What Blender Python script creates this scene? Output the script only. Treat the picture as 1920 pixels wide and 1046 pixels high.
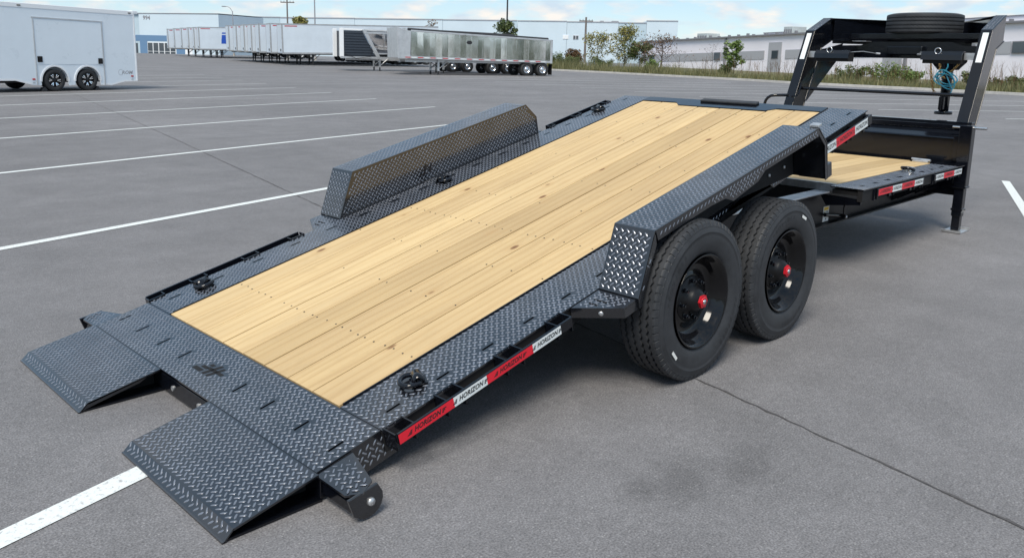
import bpy, math, random
from mathutils import Matrix, Vector
for o in list(bpy.data.objects): bpy.data.objects.remove(o)
SC = bpy.context.scene
COL = SC.collection
R = math.radians
random.seed(7)

# ------------------------------------------------------------------ camera
cam = bpy.data.objects.new('camera', bpy.data.cameras.new('camera')); COL.objects.link(cam)
PITCH, YAW, ROLL, F = -0.1827, 0.7743, 0.0230, 1535.84
fw = Vector((math.cos(PITCH)*math.cos(YAW), math.cos(PITCH)*math.sin(YAW), math.sin(PITCH)))
rt = Vector((math.sin(YAW), -math.cos(YAW), 0)); up = rt.cross(fw)
rt2 = rt*math.cos(ROLL)+up*math.sin(ROLL); up2 = up*math.cos(ROLL)-rt*math.sin(ROLL)
m = Matrix.Identity(4)
for i in range(3):
    m[i][0], m[i][1], m[i][2] = rt2[i], up2[i], -fw[i]
m.translation = (-1.0806, -3.4062, 1.5656)
cam.matrix_world = m
cam.data.sensor_width = 36; cam.data.sensor_fit = 'HORIZONTAL'
cam.data.lens = F/1920*36
cam.data.shift_y = (389.66-523)/1920
cam.data.clip_start = 0.05; cam.data.clip_end = 4000
SC.camera = cam

# ------------------------------------------------------------------ sky, sun, exposure
SUN_EL, SUN_AZ = R(54), R(-150)          # azimuth measured from +X towards +Y
w = bpy.data.worlds.new('World'); SC.world = w; w.use_nodes = True
nt = w.node_tree; N = nt.nodes; L = nt.links; N.clear()
out = N.new('ShaderNodeOutputWorld'); bg = N.new('ShaderNodeBackground'); L.new(bg.outputs[0], out.inputs[0])
bg.inputs[1].default_value = 0.12
sky = N.new('ShaderNodeTexSky'); sky.sky_type = 'NISHITA'; sky.sun_disc = False
sky.sun_elevation = SUN_EL; sky.sun_rotation = math.pi/2-SUN_AZ
sky.air_density = 1.0; sky.dust_density = 0.1; sky.ozone_density = 2.0
tc = N.new('ShaderNodeTexCoord')
sep = N.new('ShaderNodeSeparateXYZ'); L.new(tc.outputs['Generated'], sep.inputs[0])
def math_(op, a, b=None, c=None):
    n = N.new('ShaderNodeMath'); n.operation = op
    for k, v in enumerate((a, b, c)):
        if v is None: continue
        if hasattr(v, 'is_output'): L.new(v, n.inputs[k])
        else: n.inputs[k].default_value = v
    return n.outputs[0]
zz = math_('ADD', math_('MAXIMUM', sep.outputs[2], 0.0), 0.30)
cx = math_('DIVIDE', sep.outputs[0], zz); cy = math_('DIVIDE', sep.outputs[1], zz)
cmb = N.new('ShaderNodeCombineXYZ'); L.new(cx, cmb.inputs[0]); L.new(cy, cmb.inputs[1])
cn = N.new('ShaderNodeTexNoise'); cn.inputs['Scale'].default_value = 5.5; cn.inputs['Detail'].default_value = 9
cn.inputs['Roughness'].default_value = 0.56; cn.inputs['Distortion'].default_value = 0.25
L.new(cmb.outputs[0], cn.inputs['Vector'])
cr = N.new('ShaderNodeValToRGB'); cr.color_ramp.elements[0].position = 0.45; cr.color_ramp.elements[1].position = 0.62
L.new(cn.outputs[0], cr.inputs[0])
cn2 = N.new('ShaderNodeTexNoise'); cn2.inputs['Scale'].default_value = 8.0; cn2.inputs['Detail'].default_value = 6
L.new(cmb.outputs[0], cn2.inputs['Vector'])
cc = N.new('ShaderNodeValToRGB')
cc.color_ramp.elements[0].position = 0.36; cc.color_ramp.elements[0].color = (3.9, 4.6, 5.3, 1)
cc.color_ramp.elements[1].position = 0.64; cc.color_ramp.elements[1].color = (6.2, 5.75, 5.3, 1)
L.new(cn2.outputs[0], cc.inputs[0])
fac = math_('MULTIPLY', cr.outputs[0], 0.88)
vl = N.new('ShaderNodeMixRGB'); vl.inputs[0].default_value = 0.62; L.new(sky.outputs[0], vl.inputs[1]); vl.inputs[2].default_value = (2.15, 3.45, 4.75, 1)   # thin high veil
mx = N.new('ShaderNodeMixRGB'); L.new(fac, mx.inputs[0]); L.new(vl.outputs[0], mx.inputs[1]); L.new(cc.outputs[0], mx.inputs[2])
L.new(mx.outputs[0], bg.inputs[0])

sd = bpy.data.lights.new('sun', 'SUN'); sun = bpy.data.objects.new('sun', sd); COL.objects.link(sun)
sd.energy = 2.9; sd.angle = R(26); sd.color = (1.0, 0.93, 0.82)
sun.rotation_euler = Vector((math.cos(SUN_EL)*math.cos(SUN_AZ), math.cos(SUN_EL)*math.sin(SUN_AZ), math.sin(SUN_EL))).to_track_quat('Z', 'Y').to_euler()
vs = SC.view_settings; vs.view_transform = 'Standard'; vs.look = 'None'; vs.exposure = 0.48; vs.gamma = 1.0
SC.render.resolution_x = 1024; SC.render.resolution_y = 557

# ------------------------------------------------------------------ materials
def mat(name, col, rough=0.5, metal=0.0, spec=0.5, coat=0.0, noise=None, bump=None):
    """noise=(scale, amount) colour mottling; bump=(scale, strength, distance)"""
    mt = bpy.data.materials.new(name); mt.use_nodes = True
    t = mt.node_tree; b = t.nodes['Principled BSDF']
    b.inputs['Base Color'].default_value = (*col, 1); b.inputs['Roughness'].default_value = rough
    b.inputs['Metallic'].default_value = metal; b.inputs['Specular IOR Level'].default_value = spec
    b.inputs['Coat Weight'].default_value = coat; b.inputs['Coat Roughness'].default_value = 0.06
    if noise or bump:
        c = t.nodes.new('ShaderNodeTexCoord')
    if noise:
        n = t.nodes.new('ShaderNodeTexNoise'); n.inputs['Scale'].default_value = noise[0]; n.inputs['Detail'].default_value = 6
        n.inputs['Roughness'].default_value = 0.65
        t.links.new(c.outputs['Object'], n.inputs['Vector'])
        r = t.nodes.new('ShaderNodeValToRGB'); a = noise[1]
        r.color_ramp.elements[0].position = 0.3; r.color_ramp.elements[1].position = 0.7
        r.color_ramp.elements[0].color = (*[v*(1-a) for v in col], 1); r.color_ramp.elements[1].color = (*[min(1, v*(1+a)) for v in col], 1)
        t.links.new(n.outputs[0], r.inputs[0]); t.links.new(r.outputs[0], b.inputs['Base Color'])
        rr = t.nodes.new('ShaderNodeMapRange'); rr.inputs[3].default_value = max(0, rough*0.8); rr.inputs[4].default_value = min(1, rough*1.25)
        t.links.new(n.outputs[0], rr.inputs[0]); t.links.new(rr.outputs[0], b.inputs['Roughness'])
    if bump:
        n2 = t.nodes.new('ShaderNodeTexNoise'); n2.inputs['Scale'].default_value = bump[0]; n2.inputs['Detail'].default_value = 3
        t.links.new(c.outputs['Object'], n2.inputs['Vector'])
        bm = t.nodes.new('ShaderNodeBump'); bm.inputs['Strength'].default_value = bump[1]; bm.inputs['Distance'].default_value = bump[2]
        t.links.new(n2.outputs[0], bm.inputs['Height']); t.links.new(bm.outputs[0], b.inputs['Normal'])
    return mt

M = {}
M['black'] = mat('black_gloss_paint', (0.004, 0.005, 0.008), 0.12, 0, 0.42, 0.12, noise=(9, 0.25), bump=(14, 0.03, 0.01))
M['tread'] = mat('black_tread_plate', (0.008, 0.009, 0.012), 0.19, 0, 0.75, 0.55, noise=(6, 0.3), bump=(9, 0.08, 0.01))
M['lug'] = mat('tread_lug_painted_glint', (0.215, 0.23, 0.265), 0.24, 0.58, 0.8, 0.5, noise=(6, 0.3))  # lighter than the black plate: lug highlights put into the colour
M['matte'] = mat('matte_black', (0.012, 0.012, 0.013), 0.75, 0, 0.3)
M['rubber'] = mat('tyre_rubber', (0.028, 0.030, 0.034), 0.58, 0, 0.45, noise=(14, 0.3), bump=(120, 0.1, 0.002))
M['rubber_far'] = mat('tyre_rubber_plain', (0.02, 0.021, 0.023), 0.7)
M['rim'] = mat('black_rim', (0.004, 0.004, 0.005), 0.12, 0, 0.4, 0.0)
M['bare'] = mat('flange_painted_sheen', (0.70, 0.72, 0.74), 0.30, 0.6, noise=(3, 0.25))  # sky sheen on the black beam's top flange, painted as pale metal
M['satin'] = mat('satin_black_frame', (0.006, 0.006, 0.008), 0.42, 0, 0.3, noise=(5, 0.3))
M['hub'] = mat('satin_black_hub', (0.005, 0.005, 0.006), 0.4, 0, 0.35)
M['red'] = mat('red_anodised', (0.62, 0.02, 0.035), 0.25, 0.25, 0.5)
M['steel'] = mat('bright_steel', (0.62, 0.62, 0.62), 0.25, 1.0)
M['zinc'] = mat('galvanised_steel', (0.55, 0.56, 0.57), 0.4, 0.8, noise=(20, 0.2))
M['tape_red'] = mat('red_reflective_tape', (0.72, 0.012, 0.03), 0.38, 0, 0.5, noise=(300, 0.06))
M['tape_white'] = mat('white_reflective_tape', (0.72, 0.76, 0.76), 0.38, 0, 0.5, noise=(300, 0.04))
M['ink'] = mat('black_print', (0.012, 0.012, 0.014), 0.45)
M['brass'] = mat('yellow_zinc_chain', (0.42, 0.26, 0.10), 0.35, 0.85)
M['hose'] = mat('blue_airline_hose', (0.05, 0.36, 0.50), 0.35)
M['sticker'] = mat('white_sticker', (0.75, 0.75, 0.72), 0.5)
M['yellow'] = mat('warning_yellow', (0.8, 0.5, 0.02), 0.5)
M['white_gel'] = mat('white_trailer_skin', (0.72, 0.79, 0.85), 0.28, 0, 0.5, 0.2, noise=(1.2, 0.03), bump=(2.0, 0.06, 0.02))
M['white_trim'] = mat('white_trim', (0.80, 0.82, 0.84), 0.35)
M['box_white'] = mat('white_trailer_panel', (0.58, 0.65, 0.72), 0.4, 0, 0.5, noise=(0.6, 0.07))
M['box_grey'] = mat('grey_aluminium_rail', (0.42, 0.43, 0.44), 0.45, 0.5, noise=(1.5, 0.15))
M['polished'] = mat('polished_aluminium', (0.88, 0.89, 0.91), 0.07, 1.0, bump=(1.8, 0.02, 0.05))
M['alu'] = mat('mill_aluminium', (0.60, 0.61, 0.62), 0.42, 0.7, noise=(3, 0.12))
M['dark'] = mat('dark_undercarriage', (0.018, 0.019, 0.022), 0.6)
M['navy_ribs'] = mat('dark_ribbed_panel', (0.03, 0.04, 0.055), 0.45)
M['lens_red'] = mat('red_lens', (0.5, 0.03, 0.04), 0.3)
M['lens_amber'] = mat('dark_lamp', (0.10, 0.08, 0.06), 0.3)
M['logo_blue'] = mat('blue_print', (0.02, 0.08, 0.42), 0.4)
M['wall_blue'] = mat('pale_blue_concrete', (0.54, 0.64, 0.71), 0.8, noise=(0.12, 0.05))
M['wall_blue2'] = mat('pale_blue_concrete_painted_shade', (0.43, 0.54, 0.61), 0.8, noise=(0.12, 0.05))  # darker copy of the pale blue wall, shade painted into the colour
M['wall_white'] = mat('white_wall', (0.78, 0.76, 0.82), 0.8, noise=(0.15, 0.05))
M['wall_grey'] = mat('grey_band', (0.36, 0.37, 0.40), 0.8, noise=(0.2, 0.05))
M['navy'] = mat('blue_band', (0.12, 0.22, 0.36), 0.7)
M['glass'] = mat('dark_window_glass', (0.05, 0.065, 0.08), 0.08, 0, 0.8)
M['glass_pale'] = mat('pale_window_glass', (0.75, 0.78, 0.78), 0.2, 0, 0.8)  # near-white colour for some panes of the long warehouse
M['roof_trim'] = mat('roof_trim', (0.20, 0.20, 0.22), 0.6)
M['roof_unit'] = mat('rooftop_unit', (0.42, 0.46, 0.46), 0.6, noise=(0.8, 0.2))
M['pole'] = mat('galvanised_pole', (0.30, 0.30, 0.32), 0.5, 0.3)
M['pole_dark'] = mat('dark_bronze_pole', (0.03, 0.03, 0.035), 0.5)
M['wood_pole'] = mat('weathered_pole', (0.16, 0.14, 0.13), 0.85, noise=(2, 0.2))
M['kerb'] = mat('concrete_kerb', (0.40, 0.39, 0.37), 0.9, noise=(2.5, 0.18), bump=(30, 0.2, 0.01))
M['bark'] = mat('bark', (0.07, 0.05, 0.04), 0.9, noise=(8, 0.3))

def leaf_mat(name, a, b_):
    mt = bpy.data.materials.new(name); mt.use_nodes = True; t = mt.node_tree; b = t.nodes['Principled BSDF']
    g = t.nodes.new('ShaderNodeNewGeometry'); r = t.nodes.new('ShaderNodeValToRGB')
    r.color_ramp.elements[0].color = (*a, 1); r.color_ramp.elements[1].color = (*b_, 1)
    t.links.new(g.outputs['Random Per Island'], r.inputs[0]); t.links.new(r.outputs[0], b.inputs['Base Color'])
    b.inputs['Roughness'].default_value = 0.6
    return mt
M['leaf_green'] = leaf_mat('green_leaves', (0.035, 0.06, 0.015), (0.11, 0.14, 0.04))
M['leaf_yellow'] = leaf_mat('yellow_leaves', (0.10, 0.12, 0.03), (0.30, 0.26, 0.08))
M['leaf_brown'] = leaf_mat('brown_leaves', (0.06, 0.04, 0.02), (0.20, 0.11, 0.05))
M['leaf_bright'] = leaf_mat('fresh_green_leaves', (0.06, 0.11, 0.02), (0.17, 0.24, 0.06))
M['grass'] = leaf_mat('dry_green_grass', (0.06, 0.08, 0.03), (0.22, 0.20, 0.09))

def wood_mat():
    mt = bpy.data.materials.new('pressure_treated_pine'); mt.use_nodes = True; t = mt.node_tree; nn = t.nodes; lk = t.links
    b = nn['Principled BSDF']; b.inputs['Roughness'].default_value = 0.62; b.inputs['Specular IOR Level'].default_value = 0.3
    c = nn.new('ShaderNodeTexCoord'); oi = nn.new('ShaderNodeObjectInfo')
    # shift each plank to its own bit of wood
    sc = nn.new('ShaderNodeVectorMath'); sc.operation = 'SCALE'; sc.inputs[0].default_value = (37, 91, 13); lk.new(oi.outputs['Random'], sc.inputs['Scale'])
    ad = nn.new('ShaderNodeVectorMath'); ad.operation = 'ADD'; lk.new(c.outputs['Object'], ad.inputs[0]); lk.new(sc.outputs[0], ad.inputs[1])
    def mapped(s):
        mp = nn.new('ShaderNodeMapping'); mp.inputs['Scale'].default_value = s; lk.new(ad.outputs[0], mp.inputs[0]); return mp.outputs[0]
    def noise(v, scale, det=4, rough=.6, dist=0):
        n = nn.new('ShaderNodeTexNoise'); n.inputs['Scale'].default_value = scale; n.inputs['Detail'].default_value = det
        n.inputs['Roughness'].default_value = rough; n.inputs['Distortion'].default_value = dist; lk.new(v, n.inputs['Vector']); return n.outputs[0]
    def ramp(x, stops):
        r = nn.new('ShaderNodeValToRGB'); e = r.color_ramp.elements
        while len(e) < len(stops): e.new(.5)
        for k, (p, col) in enumerate(stops): e[k].position = p; e[k].color = (*col, 1)
        lk.new(x, r.inputs[0]); return r.outputs[0]
    def mix(f, a, b2, mode='MIX'):
        x = nn.new('ShaderNodeMixRGB'); x.blend_type = mode
        if hasattr(f, 'is_output'): lk.new(f, x.inputs[0])
        else: x.inputs[0].default_value = f
        lk.new(a, x.inputs[1])
        if hasattr(b2, 'is_output'): lk.new(b2, x.inputs[2])
        else: x.inputs[2].default_value = (*b2, 1)
        return x.outputs[0]
    # cathedral grain
    wv = nn.new('ShaderNodeTexWave'); wv.wave_type = 'BANDS'; wv.bands_direction = 'Y'; wv.inputs['Scale'].default_value = 3.2
    wv.inputs['Distortion'].default_value = 9.0; wv.inputs['Detail'].default_value = 2.5; wv.inputs['Detail Scale'].default_value = 1.0
    lk.new(mapped((0.16, 1.6, 1.6)), wv.inputs['Vector'])
    base = ramp(wv.outputs['Fac'], [(0.0, (0.60, 0.435, 0.235)), (0.25, (0.65, 0.478, 0.26)), (1.0, (0.67, 0.505, 0.285))])
    fine = noise(mapped((1.2, 34, 34)), 3.0, 5)
    base = mix(0.35, base, ramp(fine, [(0.3, (0.74, 0.70, 0.64)), (0.65, (1, 1, 1))]), 'MULTIPLY')
    big = noise(mapped((0.5, 2.2, 2.2)), 1.4, 3)
    base = mix(0.55, base, ramp(big, [(0.3, (0.80, 0.76, 0.72)), (0.7, (1.12, 1.1, 1.02))]), 'MULTIPLY')
    tone = ramp(oi.outputs['Random'], [(0, (0.74, 0.725, 0.70)), (0.5, (0.86, 0.85, 0.83)), (1, (0.93, 0.94, 0.94))])
    base = mix(1.0, base, tone, 'MULTIPLY')
    # knots: sparse voronoi cells
    vo = nn.new('ShaderNodeTexVoronoi'); vo.inputs['Scale'].default_value = 4.6; vo.inputs['Randomness'].default_value = 1.0
    lk.new(mapped((0.75, 1.5, 0.02)), vo.inputs['Vector'])
    kn = ramp(vo.outputs['Distance'], [(0.0, (1, 1, 1)), (0.08, (0.8, 0.8, 0.8)), (0.13, (0.0, 0.0, 0.0))])
    sxc = nn.new('ShaderNodeSeparateColor'); lk.new(vo.outputs['Color'], sxc.inputs[0])
    pick = nn.new('ShaderNodeMath'); pick.operation = 'GREATER_THAN'; lk.new(sxc.outputs[0], pick.inputs[0]); pick.inputs[1].default_value = 0.62
    kk = nn.new('ShaderNodeMath'); kk.operation = 'MULTIPLY'; lk.new(kn, kk.inputs[0]); lk.new(pick.outputs[0], kk.inputs[1])
    halo = ramp(vo.outputs['Distance'], [(0.0, (.45, .45, .45)), (0.3, (0, 0, 0)), (1, (0, 0, 0))])
    hh = nn.new('ShaderNodeMath'); hh.operation = 'MULTIPLY'; lk.new(halo, hh.inputs[0]); lk.new(pick.outputs[0], hh.inputs[1])
    base = mix(hh.outputs[0], base, (0.44, 0.27, 0.12))
    base = mix(kk.outputs[0], base, (0.17, 0.08, 0.035))
    # green-brown treating blotches and footprints
    dirt = noise(mapped((1.3, 2.0, 2)), 2.6, 8, .7)
    base = mix(ramp(dirt, [(0.56, (0, 0, 0)), (0.78, (0.45, 0.45, 0.45))]), base, (0.36, 0.25, 0.13))
    lk.new(base, b.inputs['Base Color'])
    bm = nn.new('ShaderNodeBump'); bm.inputs['Strength'].default_value = 0.25; bm.inputs['Distance'].default_value = 0.003
    lk.new(fine, bm.inputs['Height']); lk.new(bm.outputs[0], b.inputs['Normal'])
    return mt
M['wood'] = wood_mat()

def asphalt_mat():
    mt = bpy.data.materials.new('asphalt'); mt.use_nodes = True; t = mt.node_tree; nn = t.nodes; lk = t.links
    b = nn['Principled BSDF']; b.inputs['Roughness'].default_value = 0.8; b.inputs['Specular IOR Level'].default_value = 0.35
    c = nn.new('ShaderNodeTexCoord')
    def noise(scale, det=4, rough=.6, sv=(1, 1, 1), rot=0):
        mp = nn.new('ShaderNodeMapping'); mp.inputs['Scale'].default_value = sv; mp.inputs['Rotation'].default_value = (0, 0, rot); lk.new(c.outputs['Object'], mp.inputs[0])
        n = nn.new('ShaderNodeTexNoise'); n.inputs['Scale'].default_value = scale; n.inputs['Detail'].default_value = det; n.inputs['Roughness'].default_value = rough
        lk.new(mp.outputs[0], n.inputs['Vector']); return n.outputs[0]
    def ramp(x, a, bb, va, vb):
        r = nn.new('ShaderNodeMapRange'); r.inputs[1].default_value = a; r.inputs[2].default_value = bb; r.inputs[3].default_value = va; r.inputs[4].default_value = vb
        lk.new(x, r.inputs[0]); return r.outputs[0]
    def mul(a, bb):
        x = nn.new('ShaderNodeMath'); x.operation = 'MULTIPLY'; lk.new(a, x.inputs[0])
        if hasattr(bb, 'is_output'): lk.new(bb, x.inputs[1])
        else: x.inputs[1].default_value = bb
        return x.outputs[0]
    v = ramp(noise(0.22, 5, .6), .3, .7, .86, 1.14)
    v = mul(v, ramp(noise(2.2, 6, .7), .3, .7, .87, 1.12))
    v = mul(v, ramp(noise(26, 4, .75), .3, .7, .84, 1.15))
    v = mul(v, ramp(noise(130, 2, .6), .3, .7, .60, 1.40))
    v = mul(v, ramp(noise(0.5, 4, .6, (0.12, 1.2, 1), R(-12)), .35, .7, .93, 1.06))
    v = mul(v, ramp(noise(0.8, 4, .6, (0.06, 1.0, 1), R(24)), .4, .75, 1.0, .90))
    # pale aggregate chips
    vo = nn.new('ShaderNodeTexVoronoi'); vo.inputs['Scale'].default_value = 95; lk.new(c.outputs['Object'], vo.inputs['Vector'])
    sx = nn.new('ShaderNodeSeparateColor'); lk.new(vo.outputs['Color'], sx.inputs[0])
    chip = mul(ramp(sx.outputs[0], .90, .93, 0, 1), ramp(vo.outputs['Distance'], .25, .35, 1, 0))
    # old oil stain beside the wheels
    def blob(x, y, rx, ry, rot):
        mp = nn.new('ShaderNodeMapping'); mp.vector_type = 'TEXTURE'; mp.inputs['Location'].default_value = (x, y, 0); mp.inputs['Rotation'].default_value = (0, 0, rot)
        mp.inputs['Scale'].default_value = (rx, ry, 1000); lk.new(c.outputs['Object'], mp.inputs[0])
        ln = nn.new('ShaderNodeVectorMath'); ln.operation = 'LENGTH'; lk.new(mp.outputs[0], ln.inputs[0])
        nz = nn.new('ShaderNodeMath'); nz.operation = 'ADD'; lk.new(ln.outputs['Value'], nz.inputs[0]); lk.new(ramp(noise(7, 5, .7), .3, .7, -.35, .35), nz.inputs[1])
        return ramp(nz.outputs[0], .2, 1.1, .78, 1.0)
    for a in ((1.42, -1.87, .22, .16, .3), (1.74, -1.97, .24, .10, .2), (1.25, -1.80, .12, .08, .4)): v = mul(v, blob(*a))
    col = nn.new('ShaderNodeValToRGB')
    col.color_ramp.elements[0].position = 0.0; col.color_ramp.elements[0].color = (0.0, 0.0, 0.0, 1)
    col.color_ramp.elements[1].position = 1.0; col.color_ramp.elements[1].color = (0.345, 0.337, 0.347, 1)
    hv = mul(v, 0.5); lk.new(hv, col.inputs[0])
    mxx = nn.new('ShaderNodeMixRGB'); lk.new(mul(chip, .4), mxx.inputs[0]); lk.new(col.outputs[0], mxx.inputs[1]); mxx.inputs[2].default_value = (.42, .41, .40, 1)
    lk.new(mxx.outputs[0], b.inputs['Base Color'])
    bm = nn.new('ShaderNodeBump'); bm.inputs['Strength'].default_value = 0.55; bm.inputs['Distance'].default_value = 0.006
    lk.new(noise(110, 3, .7), bm.inputs['Height']); lk.new(bm.outputs[0], b.inputs['Normal'])
    return mt
M['asphalt'] = asphalt_mat()

def paint_mat():
    mt = bpy.data.materials.new('worn_white_road_paint'); mt.use_nodes = True; t = mt.node_tree; nn = t.nodes; lk = t.links
    b = nn['Principled BSDF']; b.inputs['Roughness'].default_value = 0.75
    c = nn.new('ShaderNodeTexCoord')
    n1 = nn.new('ShaderNodeTexNoise'); n1.inputs['Scale'].default_value = 60; n1.inputs['Detail'].default_value = 6; n1.inputs['Roughness'].default_value = .7
    lk.new(c.outputs['Object'], n1.inputs['Vector'])
    r = nn.new('ShaderNodeValToRGB'); r.color_ramp.elements[0].position = .30; r.color_ramp.elements[0].color = (.27, .265, .27, 1)
    r.color_ramp.elements[1].position = .47; r.color_ramp.elements[1].color = (.66, .69, .68, 1)
    lk.new(n1.outputs[0], r.inputs[0]); lk.new(r.outputs[0], b.inputs['Base Color'])
    return mt
M['paint'] = paint_mat()
def soil_mat():
    return mat('verge_soil', (0.13, 0.12, 0.06), 0.95, noise=(1.5, 0.45), bump=(12, 0.5, 0.05))
M['soil'] = soil_mat()
M['crack'] = mat('crack_filler', (0.075, 0.071, 0.072), 0.9, noise=(30, 0.4))

# ------------------------------------------------------------------ mesh builder
class MB:
    def __init__(s): s.v = []; s.f = []; s.mi = []; s.sm = []; s.cur = 0; s.smooth = False
    def add(s, vs_, fs):
        o = len(s.v); s.v += [tuple(a) for a in vs_]
        for q in fs: s.f.append([o+i for i in q]); s.mi.append(s.cur); s.sm.append(s.smooth)
        return s
    def box(s, a, b, T=None):
        x0, y0, z0 = [min(p, q) for p, q in zip(a, b)]; x1, y1, z1 = [max(p, q) for p, q in zip(a, b)]
        V = [(x0,y0,z0),(x1,y0,z0),(x1,y1,z0),(x0,y1,z0),(x0,y0,z1),(x1,y0,z1),(x1,y1,z1),(x0,y1,z1)]
        if T: V = [T @ Vector(p) for p in V]
        return s.add(V, [(3,2,1,0),(4,5,6,7),(0,1,5,4),(1,2,6,5),(2,3,7,6),(3,0,4,7)])
    def prism(s, poly, d, T=None):
        """poly: list of 3D points (planar), extruded by vector d; wound so that normal agrees"""
        n = len(poly); P = [Vector(p) for p in poly]; d = Vector(d)
        nrm = sum(((P[i]-P[0]).cross(P[(i+1) % n]-P[0]) for i in range(1, n)), Vector())
        if nrm.dot(d) < 0: P.reverse()
        V = P+[p+d for p in P]
        if T: V = [T @ p for p in V]
        return s.add(V, [tuple(reversed(range(n))), tuple(range(n, 2*n))]+[(i, (i+1) % n, n+(i+1) % n, n+i) for i in range(n)])
    def tube(s, pts, r, n=10, caps=True):
        P = [Vector(p) for p in pts]; rings = []; sm = s.smooth
        t0 = (P[1]-P[0]).normalized(); a = t0.orthogonal().normalized()
        V = []
        for i, p in enumerate(P):
            t = ((P[min(i+1, len(P)-1)]-P[max(i-1, 0)])).normalized()
            a = (a - t*a.dot(t)).normalized(); b = t.cross(a)
            rr = r[i] if isinstance(r, (list, tuple)) else r
            V += [p+(a*math.cos(2*math.pi*k/n)+b*math.sin(2*math.pi*k/n))*rr for k in range(n)]
        s.smooth = True
        s.add(V, [(i*n+k, i*n+(k+1) % n, (i+1)*n+(k+1) % n, (i+1)*n+k) for i in range(len(P)-1) for k in range(n)])
        s.smooth = False
        if caps:
            e = (len(P)-1)*n
            s.add(V[:n], [tuple(reversed(range(n)))]); s.add(V[e:], [tuple(range(n))])
        s.smooth = sm; return s
    def lathe(s, prof, n=48, axis='y', smooth=True, T=None, close=False):
        """prof: (along, radius) pairs"""
        V = []
        for (h, r) in prof:
            for k in range(n):
                a = 2*math.pi*k/n; c_, s_ = r*math.cos(a), r*math.sin(a)
                V.append({'y': (c_, h, s_), 'z': (c_, s_, h), 'x': (h, c_, s_)}[axis])
        if T: V = [T @ Vector(p) for p in V]
        m_ = len(prof); sm = s.smooth; s.smooth = smooth
        s.add(V, [(i*n+k, (i+1)*n+k, (i+1)*n+(k+1) % n, i*n+(k+1) % n) for i in range(m_-1 if not close else m_) for k in range(n)] if not close else
              [(i*n+k, ((i+1) % m_)*n+k, ((i+1) % m_)*n+(k+1) % n, i*n+(k+1) % n) for i in range(m_) for k in range(n)])
        s.smooth = sm; return s
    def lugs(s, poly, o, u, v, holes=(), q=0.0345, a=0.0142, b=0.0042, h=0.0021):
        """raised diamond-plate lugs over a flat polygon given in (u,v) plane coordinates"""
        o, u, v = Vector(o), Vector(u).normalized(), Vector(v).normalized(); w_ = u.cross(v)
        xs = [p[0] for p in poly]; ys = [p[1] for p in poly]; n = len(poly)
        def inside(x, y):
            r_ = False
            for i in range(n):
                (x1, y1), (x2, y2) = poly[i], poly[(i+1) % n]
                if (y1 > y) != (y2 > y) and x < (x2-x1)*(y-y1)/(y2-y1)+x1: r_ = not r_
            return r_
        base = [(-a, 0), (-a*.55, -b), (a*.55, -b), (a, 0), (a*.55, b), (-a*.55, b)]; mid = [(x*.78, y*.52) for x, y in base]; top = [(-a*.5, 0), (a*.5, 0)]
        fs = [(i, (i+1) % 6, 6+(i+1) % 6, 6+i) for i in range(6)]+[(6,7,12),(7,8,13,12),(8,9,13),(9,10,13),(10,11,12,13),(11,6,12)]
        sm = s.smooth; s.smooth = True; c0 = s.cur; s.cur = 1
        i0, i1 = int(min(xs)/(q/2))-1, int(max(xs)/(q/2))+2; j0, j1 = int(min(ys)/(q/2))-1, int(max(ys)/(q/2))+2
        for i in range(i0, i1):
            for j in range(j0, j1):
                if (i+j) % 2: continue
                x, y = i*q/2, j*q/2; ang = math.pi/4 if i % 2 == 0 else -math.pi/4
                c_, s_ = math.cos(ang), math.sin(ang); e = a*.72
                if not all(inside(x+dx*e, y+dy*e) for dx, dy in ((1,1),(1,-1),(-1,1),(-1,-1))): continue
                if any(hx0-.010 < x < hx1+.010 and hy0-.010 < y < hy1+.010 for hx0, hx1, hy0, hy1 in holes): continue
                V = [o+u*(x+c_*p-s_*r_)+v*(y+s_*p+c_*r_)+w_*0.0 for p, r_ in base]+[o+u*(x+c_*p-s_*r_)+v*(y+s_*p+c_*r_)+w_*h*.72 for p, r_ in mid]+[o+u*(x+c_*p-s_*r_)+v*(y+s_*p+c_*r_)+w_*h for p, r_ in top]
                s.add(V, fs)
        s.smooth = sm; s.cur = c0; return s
    def plate(s, x0, x1, y0, y1, z, th, holes=()):
        """horizontal sheet with rectangular through holes"""
        X = sorted({x0, x1, *[h[0] for h in holes], *[h[1] for h in holes]}); Y = sorted({y0, y1, *[h[2] for h in holes], *[h[3] for h in holes]})
        V = []; ix = {}
        def P(x, y, zz_):
            k = (x, y, zz_)
            if k not in ix: ix[k] = len(V); V.append(k)
            return ix[k]
        fs = []
        solid = lambda i, j: 0 <= i < len(X)-1 and 0 <= j < len(Y)-1 and not any(h[0]-1e-6 <= X[i] and X[i+1] <= h[1]+1e-6 and h[2]-1e-6 <= Y[j] and Y[j+1] <= h[3]+1e-6 for h in holes)
        zb = z-th
        for i in range(len(X)-1):
            for j in range(len(Y)-1):
                if not solid(i, j): continue
                a, b, c_, d = X[i], X[i+1], Y[j], Y[j+1]
                fs.append((P(a,c_,z), P(b,c_,z), P(b,d,z), P(a,d,z))); fs.append((P(a,d,zb), P(b,d,zb), P(b,c_,zb), P(a,c_,zb)))
                if not solid(i-1, j): fs.append((P(a,c_,zb), P(a,c_,z), P(a,d,z), P(a,d,zb)))
                if not solid(i+1, j): fs.append((P(b,d,zb), P(b,d,z), P(b,c_,z), P(b,c_,zb)))
                if not solid(i, j-1): fs.append((P(b,c_,zb), P(b,c_,z), P(a,c_,z), P(a,c_,zb)))
                if not solid(i, j+1): fs.append((P(a,d,zb), P(a,d,z), P(b,d,z), P(b,d,zb)))
        return s.add(V, fs)
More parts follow.
